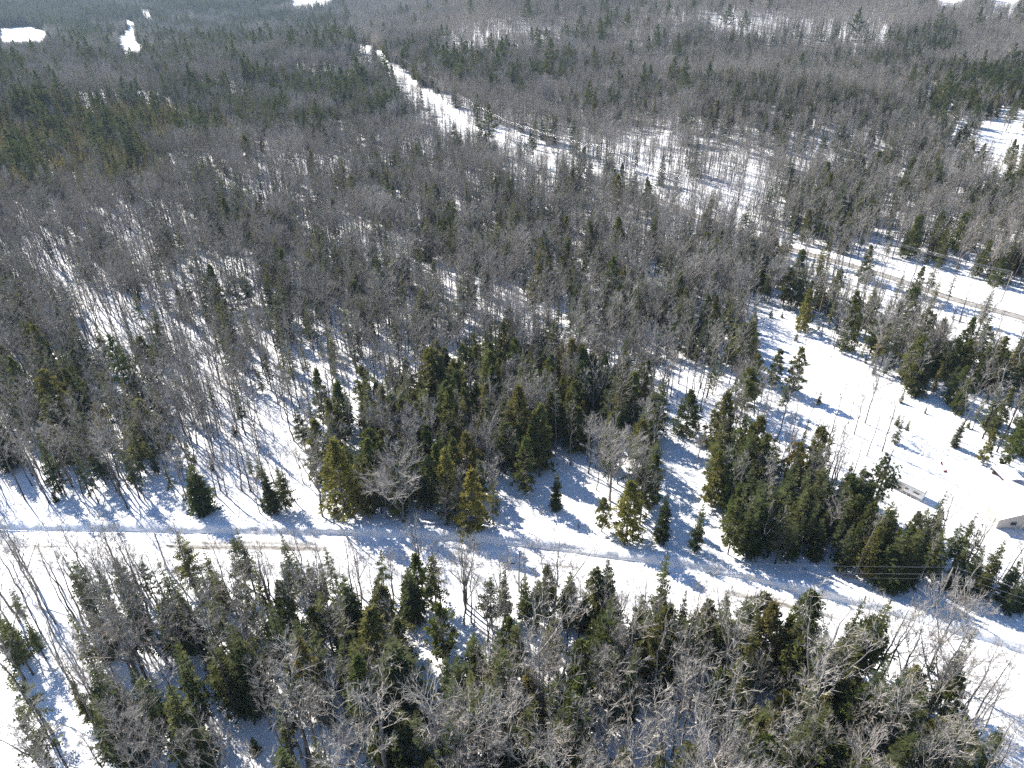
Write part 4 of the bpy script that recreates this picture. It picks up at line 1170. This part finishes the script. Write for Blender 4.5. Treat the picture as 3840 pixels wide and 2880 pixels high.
# ------------------------------------------------------------------ camper, house, shed and yard things
def snow_cap(name, parent, x0, x1, y0, y1, z, th, nx=14, ny=8, fn=None, seed=0):
    """thick rounded snow lying on a roof; fn(u,v) gives the roof height"""
    r = np.random.default_rng(seed); b = MB()
    def top(i, j):
        u, v = i / nx, j / ny
        e = min(u, 1 - u, v, 1 - v)
        return th * (1 - (1 - min(1, e * 5)) ** 2.2) * (1 + r.normal() * .035)
    x = lambda i: x0 + (x1 - x0) * i / nx
    y = lambda j: y0 + (y1 - y0) * j / ny
    hh = [[(fn(i / nx, j / ny) if fn else z) for j in range(ny + 1)] for i in range(nx + 1)]
    k0 = len(b.v)
    for i in range(nx + 1):
        for j in range(ny + 1): b.v.append((x(i), y(j), hh[i][j] + .12 * th + top(i, j) * .88))
    for i in range(nx + 1):
        for j in range(ny + 1): b.v.append((x(i), y(j), hh[i][j] + .004))
    n1 = (nx + 1) * (ny + 1)
    I = lambda i, j: k0 + i * (ny + 1) + j
    for i in range(nx):
        for j in range(ny):
            b.f.append((I(i, j), I(i + 1, j), I(i + 1, j + 1), I(i, j + 1))); b.m.append(0)
            b.f.append((n1 + I(i, j), n1 + I(i, j + 1), n1 + I(i + 1, j + 1), n1 + I(i + 1, j))); b.m.append(0)
    for i in range(nx):
        for j in (0, ny):
            b.f.append((I(i, j), I(i + 1, j), n1 + I(i + 1, j), n1 + I(i, j))); b.m.append(0)
    for j in range(ny):
        for i in (0, nx):
            b.f.append((I(i, j), I(i, j + 1), n1 + I(i, j + 1), n1 + I(i, j))); b.m.append(0)
    return b.build(name, M['snow_clean'], parent, True)

def window(parent, x, y, z, w_, h_, face='-y'):
    f = MB(); t = .05
    if face == '-y':
        for c, h in (((x, y, z + h_ / 2), (w_ / 2 + t, .04, t)), ((x, y, z - h_ / 2), (w_ / 2 + t, .04, t)), ((x - w_ / 2, y, z), (t, .035, h_ / 2)), ((x + w_ / 2, y, z), (t, .035, h_ / 2))): f.box(c, h)
        g = MB(); g.box((x, y + .005, z), (w_ / 2 - t, .02, h_ / 2 - t))
    else:
        for c, h in (((x, y, z + h_ / 2), (.04, w_ / 2 + t, t)), ((x, y, z - h_ / 2), (.04, w_ / 2 + t, t)), ((x, y - w_ / 2, z), (.035, t, h_ / 2)), ((x, y + w_ / 2, z), (.035, t, h_ / 2))): f.box(c, h)
        g = MB(); g.box((x, y, z), (.02, w_ / 2 - t, h_ / 2 - t))
    fo = f.build("window", M['trim'], parent); g.build("pane", M['glass'], fo)

def camper():
    a, c = ground(1927, 1055), ground(1988, 1085)       # visible long side, left to right
    d = unit((c - a) * [1, 1, 0]); L = 7.6; W = 2.45; H0, H1 = .45, 2.75
    rz = math.atan2(d[1], d[0])
    root = empty("camper_trailer", (c[0], c[1], float(terrain(c[0], c[1]))), rz)   # origin at the near right corner, x runs back along -L
    b = MB()      # body with a raked nose
    prof = [(-L, H0 + .5), (-L + .25, H0), (0, H0), (0, H1), (-L + .15, H1), (-L, H1 - .3)]
    n = len(prof)
    for yy in (0, W): b.v += [(px, yy, pz) for px, pz in prof]
    b.f += [tuple(range(n)), tuple(range(2 * n - 1, n - 1, -1))]; b.m += [0, 0]
    for i in range(n):
        j = (i + 1) % n; b.f.append((j, i, n + i, n + j)); b.m.append(0)
    b.build("body", M['siding_white'], root)
    b = MB(); b.box((-L / 2, -.012, H0 + .18), (L / 2 - .1, .012, .10)); b.build("stripe", M['wood_dark'], root)
    b = MB(); b.box((-L / 2, -.012, H1 - .16), (L / 2 - .1, .012, .05)); b.build("trim_rail", M['metal_grey'], root)
    b = MB(); b.box((-5.6, -.014, 1.75), (1.2, .014, .55)); b.build("awning_panel", M['stripe_grey'], root)
    for (x, w_, h_) in ((-3.3, .75, .5), (-1.3, 1.3, .5)): window(root, x, -.03, 1.7, w_, h_)
    window(root, .03, W / 2, 1.9, 1.3, .5, 'x')
    b = MB(); b.box((-4.15, -.016, 1.45), (.32, .016, .85)); dr = b.build("door", M['trim'], root)
    b = MB(); b.box((-3.92, -.05, 1.4), (.03, .03, .06)); b.build("handle", M['metal_grey'], dr)
    for x in (-3.0, -3.8 + 1.7):
        for y in (.12, W - .12):
            b = MB(); b.tube([(x, y - .1, .30), (x, y + .1, .30)], [.33, .33], 14, cap=True); wl = b.build("wheel", M['rubber'], root)
            b = MB(); b.tube([(x, y - .115, .30), (x, y - .10, .30)], [.18, .18], 10, cap=True); b.build("rim", M['metal_grey'], wl)
    b = MB(); b.tube([(-L + .2, W / 2, .5), (-L - 1.1, W / 2, .45)], [.06, .05], 6, cap=True); b.build("hitch", M['metal_grey'], root)
    snow_cap("snow_cap", root, -L + .05, .08, -.08, W + .08, H1 + .003, .42, 20, 8, seed=2)
    tag(root, "white camper trailer under thick snow, partly behind the dark pine", "camper")
camper()

def house():
    A, C = ground(2106, 1079), ground(2150, 1141)
    d = unit((A - C) * [1, 1, 0])                    # eave wall runs from C back to A
    L = float(np.linalg.norm((A - C)[:2])); Wd = 10.5; H = 2.7; RG = 2.3; ov = .5
    rz = math.atan2(d[1], d[0]) - math.pi / 2          # local +y along the eave wall, +x into the house (to the right)
    root = empty("house", (C[0], C[1], float(terrain(C[0], C[1])) - .05), rz)
    b = MB(); b.box((.1, L / 2, H / 2 - .2), (.1, L / 2, H / 2 + .2)); b.build("side_wall", M['siding_beige'], root)
    b = MB(); b.box((Wd - .1, L / 2, H / 2 - .2), (.1, L / 2, H / 2 + .2)); b.build("side_wall", M['siding_beige'], root)
    for yy in (.102, L - .102):
        b = MB(); k = [(0.202, -.4), (Wd - .202, -.4), (Wd - .202, H), (Wd / 2, H + RG * .96), (.202, H)]
        for o in (-.1, .1): b.v += [(x, yy + o, z) for x, z in k]
        b.f += [(0, 1, 2, 3, 4), (9, 8, 7, 6, 5)] + [((i + 1) % 5, i, 5 + i, 5 + (i + 1) % 5) for i in range(5)]; b.m += [0] * 7
        gw = b.build("gable_wall", M['siding_tan'], root)
        for z in np.arange(.15, H + RG - .3, .28):          # lap siding boards
            x0, x1 = (.22, Wd - .22) if z < H else (Wd / 2 * (z - H) / RG + .35, Wd - Wd / 2 * (z - H) / RG - .35)
            q = MB(); sg = -1 if yy < 1 else 1
            q.poly8([(x0, yy + sg * .10, z), (x1, yy + sg * .10, z), (x1, yy + sg * .14, z), (x0, yy + sg * .14, z),
                     (x0, yy + sg * .10, z + .25), (x1, yy + sg * .10, z + .25), (x1, yy + sg * .112, z + .25), (x0, yy + sg * .112, z + .25)])
            q.build("siding_board", M['siding_tan'], gw)
    for sg in (0, 1):
        b = MB()
        e = (-ov, H - RG * ov / (Wd / 2)) if sg == 0 else (Wd + ov, H - RG * ov / (Wd / 2))
        rx = Wd / 2
        b.poly8([(e[0], -ov, e[1]), (rx, -ov, H + RG), (rx, L + ov, H + RG), (e[0], L + ov, e[1]),
                 (e[0], -ov, e[1] + .14), (rx, -ov, H + RG + .14), (rx, L + ov, H + RG + .14), (e[0], L + ov, e[1] + .14)])
        b.build("roof", M['wood_dark'], root)
    fn = lambda u, v: H + RG + .15 - RG * abs(u - .5) * 2 * (1 + 2 * ov / Wd)
    snow_cap("snow_cap", root, -ov - .1, Wd + ov + .1, -ov - .1, L + ov + .1, 0, .5, 24, 14, fn, 5)
    window(root, 3.0, -.06, 1.5, 1.3, 1.0); window(root, 7.0, -.06, 1.5, 1.3, 1.0)
    tag(root, "low brown-sided house under a thick white snow roof at the right edge", "house")
house()

def carport():
    A, C = ground(2168, 1051), ground(2203, 1050)
    d = unit((C - A) * [1, 1, 0]); W = float(np.linalg.norm((C - A)[:2])) ; D = 4.5; H = 1.7
    root = empty("carport", (A[0], A[1], float(terrain(A[0], A[1]))), math.atan2(d[1], d[0]))
    for x in (.1, W / 2, W - .1):
        for y in (.1, D - .1):
            b = MB(); b.box((x, y, H / 2 - .15 + (.35 if x == W / 2 else 0) / 2), (.06, .06, H / 2 + .13 + (.35 if x == W / 2 else 0) / 2)); b.build("post", M['wood_grey'], root)
    b = MB(); b.box((W / 2, D - .03, H / 2 - .1), (W / 2 - .18, .03, H / 2)); b.build("back_wall", M['wood_dark'], root)
    for sg in (0, 1):
        b = MB(); x0, x1 = (-.3, W / 2) if sg == 0 else (W + .3, W / 2)
        b.poly8([(x0, -.3, H - .1), (x1, -.3, H + .4), (x1, D + .3, H + .4), (x0, D + .3, H - .1), (x0, -.3, H), (x1, -.3, H + .5), (x1, D + .3, H + .5), (x0, D + .3, H)])
        b.build("roof", M['red_paint'], root)
    snow_cap("snow_cap", root, -.35, W + .35, -.35, D + .35, 0, .42, 12, 10, lambda u, v: H + .505 - .5 * abs(u - .5) * 2, 9)
    tag(root, "small open-fronted shed with arched snow roof behind the house", "shed")
carport()

def far_cabin(px, py, w_, d_, h_, mat, label, rz=.1):
    p = ground(px, py)
    root = empty("cabin", tuple(p), rz)
    b = MB(); b.box((0, 0, h_ / 2 - .3), (w_ / 2, d_ / 2, h_ / 2 + .3)); b.build("wall", M[mat], root)
    for sg in (-1, 1):
        b = MB(); y0 = sg * (d_ / 2 + .5)
        b.poly8([(-w_ / 2 - .5, y0, h_ - .1), (w_ / 2 + .5, y0, h_ - .1), (w_ / 2 + .5, 0, h_ + 1.3), (-w_ / 2 - .5, 0, h_ + 1.3),
                 (-w_ / 2 - .5, y0, h_ + .1), (w_ / 2 + .5, y0, h_ + .1), (w_ / 2 + .5, 0, h_ + 1.5), (-w_ / 2 - .5, 0, h_ + 1.5)])
        b.build("roof", M['wood_grey'], root)
    snow_cap("snow_cap", root, -w_ / 2 - .5, w_ / 2 + .5, -d_ / 2 - .5, d_ / 2 + .5, 0, .4, 10, 10, lambda u, v: h_ + 1.52 - 1.4 * abs(v - .5) * 2, 3)
    for x in (-w_ * .3, 0, w_ * .3): window(root, x, -d_ / 2 - .03, h_ * .55, 1.3, 1.1)
    tag(root, label, "cabin")
far_cabin(1177, 72, 11, 7, 3.2, 'wood_grey', "grey cabin on the open ridge at the top centre", .15)
far_cabin(413, 12, 9, 7, 3.0, 'siding_white', "tiny white house in the valley at top left", -.2)

def yard_lamp():
    p = ground(2006, 1196)
    root = empty("yard_lamp", tuple(p))
    b = MB(); b.tube([(0, 0, -.4), (0, 0, 7.6)], [.11, .08], 8, cap=True); b.build("post", M['pole_wood'], root, True)
    b = MB(); b.tube([(0, 0, 7.4), (.5, 0, 7.65), (.75, 0, 7.6)], [.03, .03, .03], 5); b.build("arm", M['metal_grey'], root)
    b = MB(); b.tube([(.75, 0, 7.68), (.75, 0, 7.5), (.75, 0, 7.38)], [.06, .2, .16], 9, cap=True); b.build("lamp_head", M['metal_grey'], root, True)
    tag(root, "wooden yard lamp post above the black spruces near the house", "lamp post")
yard_lamp()

def sled(px, py, rz, label):
    p = ground(px, py); root = empty("sled", tuple(p + [0, 0, .12]), rz); root.rotation_euler = (.25, .15, rz); root.scale = (.6, .6, .6)
    b = MB(); n = 10
    for i in range(n + 1):
        t = i / n; x = -.8 + 1.6 * t; z = .35 * max(0, (t - .7) / .3) ** 2
        b.v += [(x, -.36, z + .16), (x, -.28, z), (x, .28, z), (x, .36, z + .16)]
    for i in range(n):
        for j in range(3): b.f.append((4 * i + j, 4 * i + j + 1, 4 * i + 5 + j, 4 * i + 4 + j)); b.m.append(0)
    b.build("deck", M['red_paint'], root, True)
    b = MB(); b.tube([(.8, -.2, .5), (1.3, 0, .25), (.8, .2, .5)], [.02, .02, .02], 5); b.build("tow_rope", M['rubber'], root)
    tag(root, label, "sled", "red things half buried in the yard")
sled(2041, 1019, .3, "larger red sled-like thing half buried in yard snow")
sled(2033, 1002, 1.1, "small red thing behind it, farther up the yard")

def log(a, c, r0, label):
    A, C = ground(*a), ground(*c); b = MB()
    b.tube([A + [0, 0, .25], (A + C) / 2 + [0, 0, .55], C + [0, 0, .35]], [r0, r0 * .8, r0 * .45], 7, cap=True)
    tag(b.build("fallen_trunk", M['bark_dark'], None, True), label, "fallen tree", "trunks lying in the woods")
log((77, 672), (182, 729), .22, "dark trunk lying on snow in the left bare woods")
log((738, 893), (785, 916), .24, "dark trunk lying beside the left cedar clump")
log((600, 815), (480, 790), .16, "thin trunk fallen among the poles left of centre")

def small_shrub(px, py, h, mat, label, seed, spread=.6):
    p = ground(px, py); tk, cw = shrub(seed, h, 36, spread)
    root = empty("roadside_shrub", tuple(p)); tk.build("stem", M['bark_dark'], root); cw.build("twigs", M[mat], root)
    tag(root, label, "shrub", "bare shrubs beside the road")
small_shrub(1134, 1122, 2.0, 'twig_dead', "bare twiggy shrub between the two pale stakes and shade", 31)
small_shrub(1168, 1112, 2.4, 'twig_dead', "taller bare shrub at the shaded clearing's roadside", 32)
small_shrub(1100, 1150, 1.4, 'twig_dead', "low bare shrub on the bank below the bright cedar", 33)
small_shrub(1250, 1140, 1.8, 'twig_dead', "bare shrub right of the shaded clearing", 34, .3)
small_shrub(1827, 1248, 1.8, 'needle_rust', "brown leafy shrub on the bank at right", 35, 1.0)
small_shrub(1740, 1232, 1.2, 'twig_dead', "small dark shrub on the bank left of the brown one", 36)
small_shrub(1795, 770, 1.2, 'twig_dead', "dark low shrub in the upper right clearing", 37, 1.0)
small_shrub(1705, 745, 1.1, 'twig_dead', "dark tuft near the clearing's upper left edge", 38, 1.0)
def stake(px, py, h, label):
    p = ground(px, py); b = MB(); b.tube([p - [0, 0, .3], p + [0.02, 0, h]], [.05, .04], 6, cap=True)
    tag(b.build("marker_stake", M['bark_pale']), label, "stake", "pale stakes by the road")
stake(1114, 1153, 3.3, "left of two thin pale stakes beside the road bank")
stake(1130, 1156, 3.6, "right of two thin pale stakes beside the road bank")

def special(name, tkcw, px, py, s, tmat, cmats, label, cat):
    p = ground(px, py); root = empty(name, tuple(p), .7, (s, s, s)); tk, cw = tkcw
    tk.build("trunk", M[tmat], root, True); cw.build("crown", [M[c] for c in cmats], root)
    tag(root, label, cat)
special("dead_spruce", spruce(801, 8, 1.0, .1), 770, 660, 1.0, 'bark_dark', ['needle_rust', 'twig_dead'], "rust-red dead spruce in the woods left of centre", "spruce")
special("tan_spruce", spruce(802, 7, 1.0, .1), 812, 645, 1.0, 'bark_dark', ['needle_tan', 'twig_dead'], "tan dying spruce right of the rust-red one", "spruce")
special("dead_top_pine", pine(803, 21, 2.8, .25, nb=34, deadtop=True), 1880, 1112, 1.0, 'bark_grey', ['needle_pine', 'bark_grey'], "pine with a bare dead top rising over the camper", "pine")
special("beech_tree", cedar(804, 3.2, 1.5, n=110, size=.4), 1904, 1036, 1.0, 'bark_grey', ['needle_tan', 'twig_dead'], "young beech keeping tan dead leaves in the yard", "beech")
special("yard_spruce", spruce(805, 8, 1.3, .05), 1932, 958, 1.0, 'bark_dark', ['needle_spruce', 'twig_dead'], "green spruce standing in the right clearing", "spruce")

# ------------------------------------------------------------------ air
def haze():
    m = bpy.data.materials.new("haze"); m.use_nodes = True
    n = m.node_tree.nodes; n.clear(); out = n.new("ShaderNodeOutputMaterial")
    v = n.new("ShaderNodeVolumePrincipled")
    v.inputs["Color"].default_value = (.62, .80, 1.0, 1); v.inputs["Density"].default_value = .00009
    v.inputs["Anisotropy"].default_value = .2
    m.node_tree.links.new(v.outputs[0], out.inputs["Volume"])
    b = MB(); b.poly8([(-21500, -420, -75), (21500, -420, -75), (21500, 7600, -75), (-21500, 7600, -75), (-21500, -420, 108), (21500, -420, 108), (21500, 7600, 108), (-21500, 7600, 108)])
    tag(b.build("haze", m), "thin bluish winter haze over the far woods", None, None, "stuff")
haze()
